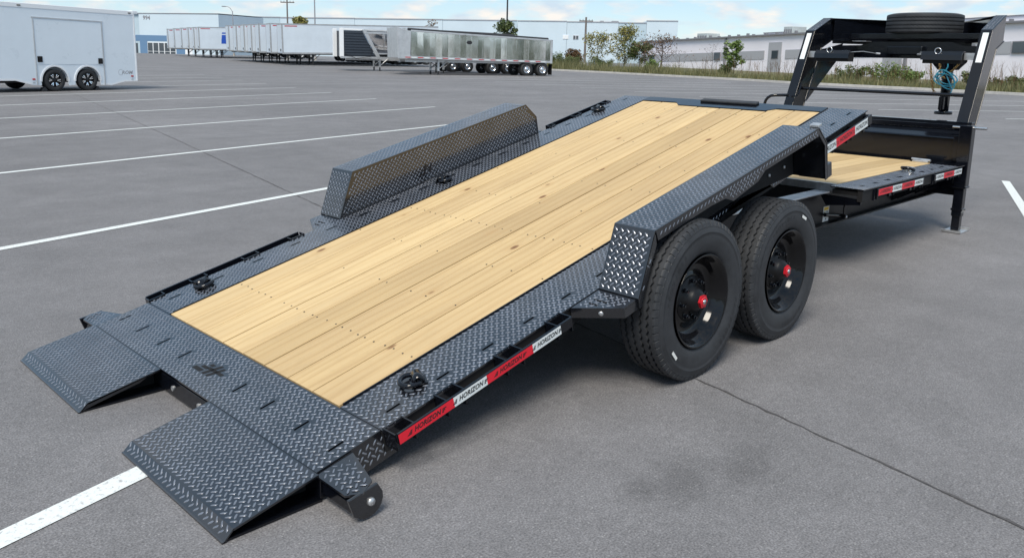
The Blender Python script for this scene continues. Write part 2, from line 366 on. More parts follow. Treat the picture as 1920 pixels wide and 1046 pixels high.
    def mesh(s, name, mats):
        me = bpy.data.meshes.new(name); me.from_pydata(s.v, [], s.f)
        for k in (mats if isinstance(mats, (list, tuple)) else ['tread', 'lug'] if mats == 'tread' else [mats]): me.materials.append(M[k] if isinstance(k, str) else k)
        me.polygons.foreach_set('material_index', s.mi); me.polygons.foreach_set('use_smooth', s.sm)
        me.update(); return me

WORLD = {}
def link(name, me, parent=None, T=None, bevel=0):
    o = bpy.data.objects.new(name, me); COL.objects.link(o)
    T = T.copy() if T is not None else Matrix.Identity(4)
    WORLD[o.name] = T
    if parent is not None:
        o.parent = parent; o.matrix_basis = WORLD[parent.name].inverted() @ T
    else: o.matrix_basis = T
    if bevel:
        b = o.modifiers.new('bevel', 'BEVEL'); b.width = bevel; b.segments = 2; b.limit_method = 'ANGLE'; b.angle_limit = R(40)
    return o
def obj(name, mb, mats, parent=None, T=None, bevel=0):
    return link(name, mb.mesh(name, mats), parent, T, bevel)
def tag(o, label, cat, group=None):
    o['label'] = label; o['category'] = cat
    if group: o['group'] = group
    return o
def struct(o): o['kind'] = 'structure'; return o
def stuff(o): o['kind'] = 'stuff'; return o
def thing(name, label, cat, T=None, group=None):
    return tag(link(name, None, None, T), label, cat, group)
def tr(x, y, z): return Matrix.Translation((x, y, z))
def rz(a): return Matrix.Rotation(a, 4, 'Z')
def copy_tree(src, T, label=None):
    """copy a thing with its parts and sub-parts (placed by T)"""
    def cp(o, par):
        c = o.copy(); COL.objects.link(c); c.parent = par
        for ch in o.children: cp(ch, c)
        return c
    c = cp(src, None); c.matrix_basis = T; WORLD[c.name] = T
    if label: c['label'] = label
    return c
_txt = {}
def text_geo(txt, size, shear=0.0, xs=1.0, space=1.0, bold=0.0):
    """letter outlines as (verts, faces) in the XY plane, centred"""
    k = (txt, size, shear, xs, space, bold)
    if k in _txt: return _txt[k]
    cu = bpy.data.curves.new('lettering', 'FONT'); cu.body = txt; cu.size = size; cu.shear = shear; cu.space_character = space
    cu.align_x = 'CENTER'; cu.align_y = 'CENTER'; cu.resolution_u = 2; cu.offset = bold
    o = bpy.data.objects.new('lettering', cu); COL.objects.link(o)
    dg = bpy.context.evaluated_depsgraph_get(); me = bpy.data.meshes.new_from_object(o.evaluated_get(dg))
    g = ([(v.co.x*xs, v.co.y) for v in me.vertices], [tuple(p.vertices) for p in me.polygons])
    bpy.data.objects.remove(o); bpy.data.curves.remove(cu); bpy.data.meshes.remove(me)
    _txt[k] = g; return g

# ------------------------------------------------------------------ ground
FH = Vector((0.71488, 0.69925, 0)); RH = Vector((0.69925, -0.71488, 0)); C0 = Vector((-1.0806, -3.4062, 0))
def gz(x, y):
    d = (Vector((x, y, 0))-C0).dot(FH)
    return 0.0065*min(max(d-50, 0), 70)
g = MB(); ds = [-60, -20, 0, 5, 10, 20, 30, 50, 60, 80, 100, 120, 200, 400, 1500]; ls = [-1500, -300, -120, -60, -30, -10, 0, 10, 30, 60, 120, 300, 1500]
V = []
for d in ds:
    for l in ls:
        p = C0+FH*d+RH*l; V.append((p.x, p.y, gz(p.x, p.y)))
nl = len(ls)
g.add(V, [(i*nl+j, i*nl+j+1, (i+1)*nl+j+1, (i+1)*nl+j) for i in range(len(ds)-1) for j in range(nl-1)])
struct(obj('parking_lot', g, 'asphalt'))

def strip(name, pts, wd, mt, z=0.004, jitter=0.0, seg=None, kind='structure'):
    """a flat ribbon on the ground following pts"""
    P = []
    for (a, b) in zip(pts[:-1], pts[1:]):
        a, b = Vector(a), Vector(b); n = max(1, int((b-a).length/(seg or 1e9)))
        P += [a.lerp(b, k/n) for k in range(n)]
    P.append(Vector(pts[-1])); V = []
    for i, p in enumerate(P):
        t = (P[min(i+1, len(P)-1)]-P[max(0, i-1)]).normalized(); nn_ = Vector((-t.y, t.x))
        c_ = p+nn_*random.uniform(-jitter, jitter); ww_ = wd*(1 if not jitter else random.uniform(.35, 1.3))
        for sg in (1, -1):
            q = c_+nn_*sg*ww_/2; V.append((q.x, q.y, gz(q.x, q.y)+z))
    o = obj(name, MB().add(V, [(2*i+1, 2*i+3, 2*i+2, 2*i) for i in range(len(P)-1)]), mt)
    o['kind'] = kind; return o
ca, sa = math.cos(R(15)), math.sin(R(15))
for k in range(-1, 11):
    e = Vector((12.1+1.0*k, 2.8+4.33*k)) if k >= 0 else Vector((11.9, -.38)); strip('parking_line', [e-Vector((ca, sa) if k >= 0 else (.9515, .3076))*30, e], 0.10, 'paint', seg=2.0)
for k in range(-2, 9):
    e = Vector((28.8+.98*k, 7.8+4.25*k)); strip('parking_line', [e, e+Vector((math.cos(R(-36)), math.sin(R(-36))))*19], 0.11, 'paint', seg=3.0)
strip('pavement_crack', [(1.75, -4.2), (2.03, -2.88), (2.35, -1.38), (3.4, 3.5), (5.0, 10.8), (8.4, 26.8), (12.5, 46)], 0.014, 'crack', 0.0035, 0.006, 0.06)
strip('pavement_crack', [(7.2, -3.0), (9.4, -2.4), (13.5, -1.1), (20, 1.2)], 0.010, 'crack', 0.0035, 0.01, 0.1)

# ------------------------------------------------------------------ kerb and verge
KERB = [(62.6, 62), (61.9, 52.5), (61.2, 46.4), (59.2, 36.2), (57.6, 28.9), (55.9, 24.6), (55.2, 19.5), (55.0, 16.1), (54.1, 11.2), (53.2, 8.9), (51, 0), (47, -14), (42, -30)]
kb = MB(); vg = MB(); V1 = []; V2 = []
for i, p in enumerate(KERB):
    a = Vector(KERB[max(0, i-1)]); b = Vector(KERB[min(len(KERB)-1, i+1)]); t = (b-a).normalized(); nn_ = Vector((-t.y, t.x))
    p = Vector(p); q = p+nn_*.18; z = gz(*p)
    V1 += [(p.x, p.y, z-.05), (p.x+nn_.x*.03, p.y+nn_.y*.03, z+.15), (q.x, q.y, z+.16), (q.x, q.y, z-.05)]
    for dd, hh in ((.17, .13), (3, .20), (9, .30), (60, .35)):
        r_ = p+nn_*dd; V2.append((r_.x, r_.y, z+hh))
n = len(KERB)
kb.add(V1, [(i*4+j, i*4+j+1, (i+1)*4+j+1, (i+1)*4+j) for i in range(n-1) for j in range(3)])
vg.add(V2, [(i*4+j, i*4+j+1, (i+1)*4+j+1, (i+1)*4+j) for i in range(n-1) for j in range(3)])
struct(obj('kerb', kb, 'kerb')); struct(obj('verge', vg, 'soil'))

# ================================================================== the trailer
T0 = tr(4.0, 0, 0)
TR = thing('tilt_deck_trailer', 'black gooseneck equipment trailer with tilted plank deck, tread plate fenders and rear ramps', 'trailer', T0)
t_ = 0.2426
DM = Matrix(((math.cos(t_), 0, -math.sin(t_), .635), (0, 1, 0, 0), (math.sin(t_), 0, math.cos(t_), .1805), (0, 0, 0, 1)))   # deck frame
ID = Matrix.Identity(4)

# --- approach plate behind the planks, with cut slots
holes = [(-.192, -.124, y-.006, y+.006) for y in (1.0, .767, .507, .268, -.268, -.505, -.765, -1.0)]
mb = MB().plate(-.287, -.0015, -1.068, 1.068, 0, .008, holes)
BARS = ((-.005, .017, -.042, .042, .45), (.034, .054, -.042, .034, .45), (-.035, .098, -.008, .008, .45), (-.098, -.026, -.042, -.022, .45), (-.076, -.026, -.014, .002, .45), (-.056, -.026, .012, .028, .45))
lhole = []
for x0, x1, y0, y1, sh in BARS:
    for i in range(8):
        for j in range(5):
            yy = y0+(y1-y0)*j/4; xx = -(x0+(x1-x0)*i/7+sh*yy); lhole.append((-.152+yy-.001, -.152+yy+.001, xx-.001, xx+.001))
mb.lugs([(-.287, -1.068), (-.0015, -1.068), (-.0015, 1.068), (-.287, 1.068)], (0, 0, 0), (1, 0, 0), (0, 1, 0), holes+lhole)
obj('approach_plate', mb, 'tread', TR, DM)
obj('approach_beam', MB().box((-.25, -1.03, -.09), (-.02, 1.03, -.02)), 'matte', TR, DM)
for sg in (1, -1):
    mb = MB().prism([(-.23, 1.056*sg, -.009), (0.06, 1.056*sg, -.009), (0.06, 1.056*sg, -.13), (-.12, 1.056*sg, -.13)], (0, .008*sg, 0))
    mb.lugs([(-.23, -.009), (.06, -.009), (.06, -.13), (-.12, -.13)], (0, 1.0645*sg, 0), (1, 0, 0) , (0, 0, 1)) if sg < 0 else mb.lugs([(.23, -.009), (-.06, -.009), (-.06, -.13), (.12, -.13)], (0, 1.0645*sg, 0), (-1, 0, 0), (0, 0, 1))
    obj('approach_side', mb, 'tread', TR, DM)
# emblem cut in the approach plate (stylised winged H)
mb = MB(); LZ = .0007
def par(x0, x1, y0, y1, sh):   # slanted bar: x = -y direction (reads rightwards), y = s
    return [(-.152+y0, -(x0+sh*y0), LZ), (-.152+y0, -(x1+sh*y0), LZ), (-.152+y1, -(x1+sh*y1), LZ), (-.152+y1, -(x0+sh*y1), LZ)]
for bar in BARS:
    P = par(*bar); mb.add(P, [(0, 1, 2, 3)]); mb.f[-1] = mb.f[-1][::-1] if (Vector(P[1])-Vector(P[0])).cross(Vector(P[2])-Vector(P[0])).z < 0 else mb.f[-1]
obj('emblem', mb, 'matte', TR, DM)

# --- side plates
slot_s = [.119+.2616*k for k in range(17)]
for sg in (1, -1):
    y0, y1 = (.797, 1.08) if sg > 0 else (-1.08, -.797)
    holes = [(s-.034, s+.034, sg*.992-.006, sg*.992+.006) for s in slot_s]
    mb = MB().plate(.0015, 4.42, y0, y1, 0, .008, holes)
    mb.lugs([(.0015, y0), (4.42, y0), (4.42, y1), (.0015, y1)], (0, 0, 0), (1, 0, 0), (0, 1, 0), holes+[(a-.04, a+.04, b-.04, b+.04) for a, b in ((.272, -.925), (.281, .955), (2.106, .945), (3.926, 1.0))])
    obj('side_plate', mb, 'tread', TR, DM)
    obj('side_channel', MB().box((.0, sg*1.035, -.10), (4.41, sg*1.070, -.0095)).box((.0, sg*.94, -.10), (4.41, sg*1.04, -.092)).box((.0, sg*.84, -.030), (4.41, sg*1.03, -.018)), 'matte', TR, DM)
    obj('edge_strip', MB().box((.02, sg*.7905, -.03), (4.29, sg*.796, .006)), 'black', TR, DM)

# --- deck planks
def plank_mesh(l0, l1, wd, th, cut=None):
    mb = MB(); e = .0025; hw = wd/2
    pr = [(-hw, -th), (-hw, -e), (-hw+e, 0), (hw-e, 0), (hw, -e), (hw, -th)]
    V = [(l0, y, z) for y, z in pr]+[(l1, y, z) for y, z in pr]; n = len(pr)
    mb.add(V, [(i, (i+1) % n, n+(i+1) % n, n+i)[::-1] for i in range(n)]+[tuple(range(n)), tuple(reversed(range(n, 2*n)))])
    return mb.mesh('plank', 'wood')
PW = 1.578/8
pm = {}
for k in range(8):
    yc = .789-PW*(k+.5); l1 = 4.215 if abs(yc) < .35 else 4.283
    if l1 not in pm: pm[l1] = plank_mesh(.004, l1, PW-.0075, .038)
    link('plank', pm[l1], TR, DM @ tr(0, yc, .003+random.uniform(-.0012, .0012)))
# screw heads
mb = MB()
for s in (.404, .83, 1.24, 1.638, 2.04, 2.45, 2.86, 3.27, 3.68, 4.09):
    for k in range(8):
        yc = .789-PW*(k+.5)
        for dy in ((-.07, .0, .065) if s in (.404, 1.638) else (-.07, .065)):
            if random.random() < .1 or (s not in (.404, 1.638, 4.09) and random.random() < .45): continue
            x, y = s+random.uniform(-.006, .006), yc+dy+random.uniform(-.012, .012)
            mb.add([(x+.0048*math.cos(a*math.pi/3), y+.0048*math.sin(a*math.pi/3), .0052) for a in range(6)], [tuple(range(6))])
stuff(obj('screw_heads', mb, 'dark', TR, DM))
# --- header plate and rubber stop at the high end of the deck
mb = MB().prism([(4.405, .797, -.006), (4.292, .797, -.006), (4.295, .455, -.006), (4.225, .39, -.006), (4.225, -.385, -.006), (4.295, -.455, -.006), (4.292, -.797, -.006), (4.405, -.797, -.006)], (0, 0, .014))
obj('header_plate', mb, 'black', TR, DM, .002)
obj('header_beam', MB().box((4.39, -1.06, -.16), (4.418, 1.06, -.0095)), 'black', TR, DM, .002)
obj('rubber_stop', MB().box((4.335, -.25, .008), (4.395, .25, .026)), 'rubber', TR, DM, .006)
# --- frame below the tilting deck
obj('deck_rail', MB().box((.1, .52, -.20), (4.38, .60, -.04)), 'black', TR, DM, .003); obj('deck_rail', MB().box((.1, -.60, -.20), (4.38, -.52, -.04)), 'black', TR, DM, .003)
for k in range(10): obj('deck_crossmember', MB().box((.3+.43*k, -1.03, -.105), (.35+.43*k, 1.03, -.0405)), 'matte', TR, DM)

# --- ramps at the tail
for sg in (1, -1):
    yo, yi = sg*1.085, sg*.244
    ya, yb = min(yo, yi), max(yo, yi)
    top = MB()
    u_ = Vector((.3195, 0, .0708)); ul = u_.length; un = u_.normalized()
    top.prism([(.035, ya, .040), (.3545, ya, .1108), (.3545, yb, .1108), (.035, yb, .040)], (-un.z*-.008, 0, -.008))
    top.lugs([(.004, ya), (ul-.002, ya), (ul-.002, yb), (.004, yb)], (.035, 0, .0405), un, (0, 1, 0))
    obj('ramp', top, 'tread', TR, ID)
    lip = MB().prism([(.0, ya, .006), (.0345, ya, .0405), (.0345, yb, .0405), (.0, yb, .006)], (.003, 0, -.004))
    lv = Vector((.0345, 0, .0345)).normalized()
    lip.lugs([(.001, ya), (.047, ya), (.047, yb), (.001, yb)], (0, 0, .0064), lv, (0, 1, 0), q=.0365)
    lip.box((-.006, ya, .0012), (.012, yb, .007))
    obj('ramp_lip', lip, 'tread', TR, ID)
    obj('ramp_base', MB().box((.014, ya+.004, .002), (.37, yb-.004, .010)), 'black', TR, ID)
    for y in (ya+.10, (ya+yb)/2, yb-.10):
        obj('ramp_rib', MB().prism([(.04, y-.004, .0105), (.36, y-.004, .0105), (.36, y-.004, .094), (.045, y-.004, .032)], (0, .008, 0)), 'matte', TR, ID)
    fl = MB(); yf = yi
    fl.prism([(.004, yf, .008), (.035, yf, .0395), (.30, yf, .0925), (.26, yf, .070), (.09, yf, .030)], (0, .005*sg, 0))
    obj('ramp_flange', fl, 'tread', TR, ID)
obj('ramp_hinge_beam', MB().box((.362, -1.08, .012), (.43, 1.08, .092)), 'black', TR, ID, .004)
for y in (-.13, .13): obj('hinge_bolt', MB().lathe([(0, 0), (.0, .012), (.006, .012), (.006, 0)], 10, 'x', False, tr(.356, y, .05)), 'zinc', TR)
# --- swing-out arms either side of the tail
for sg in (1, -1):
    P = [(.352, 1.072, .1045), (.505, 1.072, .1405), (.455, 1.262, .124), (.395, 1.292, .110), (.352, 1.25, .101)]
    P = [(x, sg*y, z) for x, y, z in P]
    mb = MB().prism(P, (0, 0, -.008))
    un = Vector((1, 0, .22)).normalized(); vv = Vector((0, 1, 0)) if sg > 0 else Vector((0, 1, 0))
    mb.lugs([(x/un.x, y) for x, y, z in P], (0, 0, .0262), un, (0, 1, 0))
    obj('side_wing', mb, 'tread', TR)
    obj('side_wing_arm', MB().box((.368, sg*1.085, .030), (.420, sg*1.272, .075)), 'black', TR, None, .006)
    P = [(.34+.0, sg*1.275, .10), (.46, sg*1.275, .122), (.482, sg*1.275, .085), (.484, sg*1.275, .062), (.478, sg*1.275, .042), (.466, sg*1.275, .025), (.448, sg*1.275, .013), (.425, sg*1.275, .007), (.40, sg*1.275, .008), (.365, sg*1.275, .03)]
    obj('side_wing_end', MB().prism(P, (0, .012*sg, 0)), 'tread', TR, None, .003)
    obj('pivot_bolt', MB().lathe([(0, 0), (0, .016), (.010, .013), (.012, 0)] if sg > 0 else [(0, 0), (0, .016), (-.010, .013), (-.012, 0)], 14, 'y', True, tr(.43, sg*1.287, .066)), 'zinc', TR)

# --- stake pocket rails with reflective tape
def tape_mesh(segs, ht, txt_size=.034):
    """segs: (x0, x1, 'w'|'r') in rail coordinates; XZ plane facing -Y"""
    mb = MB()
    for x0, x1, c_ in segs:
        mb.cur = 0 if c_ == 'w' else 1
        mb.add([(x0, 0, 0), (x1, 0, 0), (x1, 0, ht), (x0, 0, ht)], [(0, 1, 2, 3)])
        if x1-x0 < .12: continue
        mb.cur = 2; vx, fx = text_geo('HORIZON', txt_size*(ht/.05), .35, .98, 1.02, .0009); xm = (x0+x1)/2; zm = ht*.5
        mb.add([(xm+a, -.0006, zm+b) for a, b in vx], fx)
        hw = max(a for a, b in vx)
        for sgn in (-1, 1):
            for r_ in range(3):
                zz0 = zm+(-.011+.0075*r_)*(ht/.05); ln = (.022-.006*r_) if sgn < 0 else (.010+.006*r_)
                xa = xm+sgn*(hw+.004)+.35*(zz0-zm)
                q = [(xa, -.0006, zz0), (xa+sgn*ln, -.0006, zz0), (xa+sgn*ln*.8+.002, -.0006, zz0+.0045), (xa+.002, -.0006, zz0+.0045)]
                mb.add(q if sgn > 0 else q[::-1], [(0, 1, 2, 3)])
    return mb.mesh('reflective_tape', ['tape_white', 'tape_red', 'ink'])
def rail(s0, s1, pockets, segs, yr, T, h0, sg, gap=.045, hgt=.055, tapes=True):
    o = obj('rub_rail', MB().box((s0, sg*yr, h0), (s1, sg*(yr-.011), h0+hgt)), 'black', TR, T, .002)
    for (a, b) in pockets:
        obj('stake_pocket', MB().box((a, sg*(yr-.0115), h0-.03), (a+.006, sg*1.071, h0+hgt-.004)).box((b-.006, sg*(yr-.0115), h0-.03), (b, sg*1.071, h0+hgt-.004)).box((a+.003, sg*1.078, h0-.03), (b-.003, sg*1.071, h0+hgt-.006)), 'black', TR, T)
    if tapes:
        T2 = T @ tr(0, sg*(yr+.0008), h0+.003)
        link('reflective_tape', tape_mesh(segs, hgt-.006), o, T2 if sg < 0 else T2 @ tr(s0+s1, 0, 0) @ rz(math.pi))
    return o
PK = [(.005, .10), (.26, .36), (.595, .70), (.92, 1.02)]
rail(.012, 1.01, PK, [(.012, .288, 'r'), (.288, .47, 'w'), (.47, .746, 'r'), (.746, .93, 'w')], 1.16, DM, -.038, -1, hgt=.048)
rail(.012, 1.01, PK, [(.09, .27, 'w'), (.27, .55, 'r'), (.55, .73, 'w'), (.73, 1.0, 'r')], 1.135, DM, -.040, 1)
rail(3.40, 4.41, [(3.40, 3.46), (3.70, 3.80), (4.02, 4.10), (4.36, 4.41)], [(3.405, 3.60, 'r'), (3.60, 3.82, 'w'), (3.82, 4.12, 'r'), (4.12, 4.335, 'w')], 1.115, DM, -.092, -1, hgt=.068)
rail(3.40, 4.20, [(3.40, 3.46), (3.70, 3.80), (4.12, 4.20)], [(3.42, 3.7, 'r'), (3.7, 3.88, 'w'), (3.88, 4.16, 'r')], 1.135, DM, -.040, 1)
# --- step plates tucked behind the fenders
for sg in (1, -1):
    P = [(1.09, 1.081, -.004), (1.205, 1.30, -.004), (1.30, 1.30, -.004), (1.30, 1.081, -.004)]
    P = [(x, sg*y, z) for x, y, z in P]
    mb = MB().prism(P, (0, 0, -.008)); mb.lugs([(x, y) for x, y, z in P], (0, 0, -.0038), (1, 0, 0), (0, 1, 0))
    mb.prism([(1.09, sg*1.081, -.012), (1.205, sg*1.30, -.012), (1.205, sg*1.30, -.055), (1.09, sg*1.081, -.055)], (.008, -.004*sg, 0))
    mb.box((1.205, sg*1.293, -.055), (1.30, sg*1.301, -.0125))
    obj('step_plate', mb, 'tread', TR, DM)
    for k, (a, l) in enumerate(((1.165, .05), (1.205, .07))):
        obj('step_slot', MB().box((a, sg*1.13, -.0039), (a+.006, sg*(1.13+l), -.0012)), 'matte', TR, DM)
obj('step_marker_lamp', MB().lathe([(0, .0), (0, .012), (.004, .012), (.006, .004), (.006, 0)], 14, 'x', True), 'zinc', TR, DM @ tr(1.155, -1.205, -.032) @ rz(math.pi+.49))

# --- fenders: folded tread-plate boxes
for sg in (1, -1):
    yi, yo = 1.081*sg, 1.312*sg; ylo, yhi = min(yi, yo), max(yi, yo); th = .006
    f_ = MB()
    def face(pts, lugs=True, thick=None):
        """pts counter-clockwise seen from outside, 4 points"""
        P = [Vector(p) for p in pts]; u = (P[1]-P[0]).normalized(); nrm = u.cross((P[3]-P[0])).normalized(); v = nrm.cross(u)
        f_.prism(P, -nrm*th)
        if lugs: f_.lugs([((p-P[0]).dot(u), (p-P[0]).dot(v)) for p in P], P[0]+nrm*.0003, u, v)
    a = (1.30, 1.472, 3.155, 3.258, 3.253)  # rear foot, rear top, front top, chamfer, front foot
    face([(a[1], ylo, .27), (a[2], ylo, .262), (a[2], yhi, .262), (a[1], yhi, .27)])
    face([(a[0], ylo, .001), (a[1]-.0005, ylo, .27), (a[1]-.0005, yhi, .27), (a[0], yhi, .001)][::-1] if False else [(a[0], yhi, .001), (a[0], ylo, .001), (a[1]-.0005, ylo, .27), (a[1]-.0005, yhi, .27)])
    face([(a[2]+.0005, ylo, .262), (a[3], ylo, .135), (a[3], yhi, .135), (a[2]+.0005, yhi, .262)])
    face([(a[3], ylo, .1345), (a[4], ylo, -.09), (a[4], yhi, -.09), (a[3], yhi, .1345)])
    obj('fender', f_, 'tread', TR, DM)
    # inner wall beside the deck
    P = [(a[0]+.004, yi, .001), (a[4]-.004, yi, .001), (a[3]-.008, yi, .132), (a[2]-.002, yi, .256), (a[1]+.004, yi, .264)]
    w_ = MB().prism(P, (0, .006*sg, 0))
    if sg > 0: w_.lugs([(p[0], p[2]) for p in P], (0, yi-.0003, 0), (1, 0, 0), (0, 0, 1))
    else: w_.lugs([(-p[0], p[2]) for p in P], (0, yi+.0003, 0), (-1, 0, 0), (0, 0, 1))
    obj('fender_wall', w_, 'tread', TR, DM)
    # outer lip, dropping to a point between the two wheels
    def lip(pts, y, name, out_=True):
        P = [(x, y, z) for x, z in pts]; mb_ = MB().prism(P, (0, -.005*sg, 0))
        if sg < 0: mb_.lugs([(p[0], p[2]) for p in P], (0, y-.0003, 0), (1, 0, 0), (0, 0, 1))
        else: mb_.lugs([(-p[0], p[2]) for p in P], (0, y+.0003, 0), (-1, 0, 0), (0, 0, 1))
        obj(name, mb_, 'tread', TR, DM)
    lip([(1.48, .264), (1.49, .215), (1.95, .215), (2.085, .205), (2.16, .165), (2.42, .182), (2.50, .217), (3.14, .212), (3.15, .257)], yo, 'fender_lip')
    lip([(1.302, -.05), (1.302, .0), (1.46, .25), (1.475, .25), (1.475, .20), (1.325, -.03), (1.325, -.05)], yo, 'fender_lip')
    lip([(3.15, .25), (3.245, .135), (3.245, -.09), (3.225, -.09), (3.225, .13), (3.13, .245)], yo-.001*sg, 'fender_lip')
    # inner skirt below deck level and dark liner
    lip([(1.5, -.011), (1.6, -.06), (1.95, -.06), (2.05, -.15), (2.25, -.15), (2.40, -.05), (2.90, -.01), (3.0, -.09), (3.23, -.085), (3.23, -.011)], 1.088*sg, 'fender_skirt')
    obj('fender_liner', MB().prism([(2.5, 1.094*sg, .0), (3.24, 1.094*sg, -.085), (3.24, 1.094*sg, .13), (3.14, 1.094*sg, .25), (1.5, 1.094*sg, .25), (1.32, 1.094*sg, .0)], (0, .002*sg, 0)), 'matte', TR, DM)
    for s_, h_ in ((2.93, .015), (3.12, .005)): obj('fender_bolt', MB().lathe([(0, 0), (0, .012), (.008*sg, .010), (.009*sg, 0)], 12, 'y', True, tr(s_, 1.0965*sg, h_)), 'zinc', TR, DM)
    if sg < 0: obj('fender_corner_lamp', MB().box((3.150, yo-.06*sg, .262), (3.20, yo-.005*sg, .278)), 'zinc', TR, DM, .003)
    obj('fender_bracket', MB().box((3.26, 1.12*sg, -.10), (3.34, 1.30*sg, -.01)), 'tread', TR, DM, .004)
# small emblem on the inner face of the far fender
vx, fx = text_geo('H', .085, .4, 1.3)
mb = MB().add([(2.07+x, 1.0775, .085+y) for x, y in vx], fx)
mb.add([(2.005, 1.0775, .055), (2.05, 1.0775, .055), (2.055, 1.0775, .067), (2.012, 1.0775, .067)], [(0, 1, 2, 3)])
mb.add([(2.02, 1.0775, .08), (2.055, 1.0775, .08), (2.06, 1.0775, .092), (2.028, 1.0775, .092)], [(0, 1, 2, 3)])
obj('fender_emblem', mb, 'ink', TR, DM)

# --- D-rings
def dring(name, T, m1, m2, lean):
    mb = MB()
    pts = [(.046*math.cos(a), .046*math.sin(a)) for a in [R(-60+k*24) for k in range(0, 13)]]
    pts = [(-.024, -.04)]+[(.046*math.cos(R(-75+12.5*k))-.0, .046*math.sin(R(-75+12.5*k))) for k in range(13)]+[(-.024, .04), (-.024, -.04)]
    mb.tube([(x, y*1.0, (x+.024)*math.sin(lean)+.012) for x, y in pts], .0105, 10, False)
    ring = obj(name, mb, m1, TR, T)
    b = MB(); n = 8; V = []
    for y in (-.032, .032):
        for r_ in (.026, .020):
            for k in range(n+1):
                a = math.pi*k/n; V.append((-.024+r_*math.cos(a), y, .004+r_*1.25*math.sin(a)))
    m_ = n+1; fs = []
    for k in range(n): fs += [(k, k+1, 2*m_+k+1, 2*m_+k), (m_+k+1, m_+k, 3*m_+k, 3*m_+k+1), (k+1, k, m_+k, m_+k+1), (2*m_+k, 2*m_+k+1, 3*m_+k+1, 3*m_+k)]
    b.smooth = True; b.add(V, fs); b.smooth = False
    b.box((-.058, -.030, -.001), (.008, .030, .004))
    obj('ring_strap', b, m2, ring, T)
for s_, y_, a in ((.272, -.925, R(150)), (.281, .955, R(-75)), (2.106, .945, R(-55)), (3.926, 1.0, R(165))):
    dring('tie_down_ring', DM @ tr(s_, y_, .004) @ rz(a) @ Matrix.Scale(1.05, 4), 'black', 'black', .06)

# --- wheels
def tyre_mesh():
    mb = MB(); mb.smooth = True
    fr = [0, .03, .2, .23, .5, .75]; nz = 64; ang = []; zig = []; notch = []
    for k in range(nz):
        for f__ in fr:
            ang.append(2*math.pi*(k+f__)/nz); zig.append(1-4*abs(f__-.5) if True else 0); notch.append(f__ in (.03, .2))
    r0 = .402
    # (lateral, radius, zig weight, notch flag)
    side = [(-.088, .236, 0, 0), (-.098, .242, 0, 0), (-.1085, .262, 0, 0), (-.1145, .290, 0, 0), (-.1165, .312, 0, 0), (-.1155, .328, 0, 0), (-.1135, .345, 0, 0), (-.1150, .3465, 0, 0), (-.1135, .350, 0, 0), (-.1100, .368, 0, 0), (-.1065, .3745, 0, 0), (-.1075, .377, 0, 0), (-.1045, .384, 0, 1), (-.1005, .3955, 0, 1), (-.0965, .4005, 0, 1), (-.0890, r0+.0005, 0, 1), (-.0888, r0+.0008, 0, 0)]
    tread = []
    for c_ in (-.062, -.0225, .0225, .062):
        tread += [(c_-.0062, r0+.0015, 1, 0), (c_-.0058, r0-.012, 1, 0), (c_+.0058, r0-.012, 1, 0), (c_+.0062, r0+.0015, 1, 0)]
        if c_ < .06: tread.append((c_+.021 if c_ < -.03 or c_ > 0 else 0.0, r0+.0022, .3, 0))
    prof = side+tread+[(-a, r_, w__, n_) for a, r_, w__, n_ in reversed(side)]
    m_ = len(prof); n = len(ang); V = []
    for k in range(n):
        for (y, r_, w__, nf) in prof:
            rr = r_-(.0055 if nf and notch[k] else 0); yy = y+w__*zig[k]*.0048
            V.append((rr*math.cos(ang[k]), yy, rr*math.sin(ang[k])))
    ns = len(side)
    for sm__ in (True, False):
        mb.smooth = sm__; o_ = len(mb.v)
        if sm__: mb.v += V
        mb.add([], [])
        for k in range(n):
            for j in range(m_-1):
                if (j < ns-6 or j > m_-ns+4) == sm__:
                    mb.f.append([k*m_+j, k*m_+j+1, ((k+1) % n)*m_+j+1, ((k+1) % n)*m_+j]); mb.mi.append(0); mb.sm.append(sm__)
    mb.smooth = False
    # raised maker lettering round the outer side wall
    def ring_text(txt, r_, size, a_mid, step):
        for i, ch in enumerate(txt):
            vx, fx = text_geo(ch, size, 0.2, 1.15); a = a_mid+(i-(len(txt)-1)/2)*step
            # seen from -Y: +X to the right, +Z up ; letters read clockwise
            ux, uz = math.cos(a-math.pi/2), math.sin(a-math.pi/2); ox, oz = math.cos(a), math.sin(a)
            mb.add([(ox*(r_+y)+(-0)*0+ux*x, -.1185+abs(r_+y-.315)*.06, oz*(r_+y)+uz*x) for x, y in vx], fx)
    ring_text('PROVIDER', .312, .034, R(150), R(-6.4)); ring_text('PROVIDER', .312, .034, R(-30), R(-6.4))
    return mb.mesh('tyre', 'rubber')
TYRE = tyre_mesh()
rim = MB().lathe([(.06, .232), (-.085, .222), (-.098, .228), (-.104, .236), (-.108, .2385), (-.109, .234), (-.104, .226), (-.092, .2165), (-.078, .2095), (-.070, .202), (-.062, .196), (-.040, .190), (-.030, .182), (-.022, .165), (-.022, .145), (-.030, .128), (-.034, .118), (-.034, .05)], 64)
RIM = rim.mesh('wheel', 'rim')
hub = MB().lathe([(-.034, .118), (-.040, .116), (-.042, .078), (-.050, .074), (-.053, .066), (-.075, .060), (-.080, .054), (-.100, .040), (-.102, .0)], 32)
for k in range(6):
    a = 2*math.pi*k/6+.2; hub.tube([(.069*math.cos(a), -.046, .069*math.sin(a)), (.069*math.cos(a), -.058, .064*math.sin(a))], .006, 8)
HUB = hub.mesh('hub', 'hub')
cap = MB(); P = [(.034*math.cos(math.pi/3*k), -.101, .034*math.sin(math.pi/3*k)) for k in range(6)]; cap.prism(P, (0, -.014, 0)); cap.lathe([(-.115, .025), (-.119, .023), (-.119, .014), (-.116, .012)], 24)
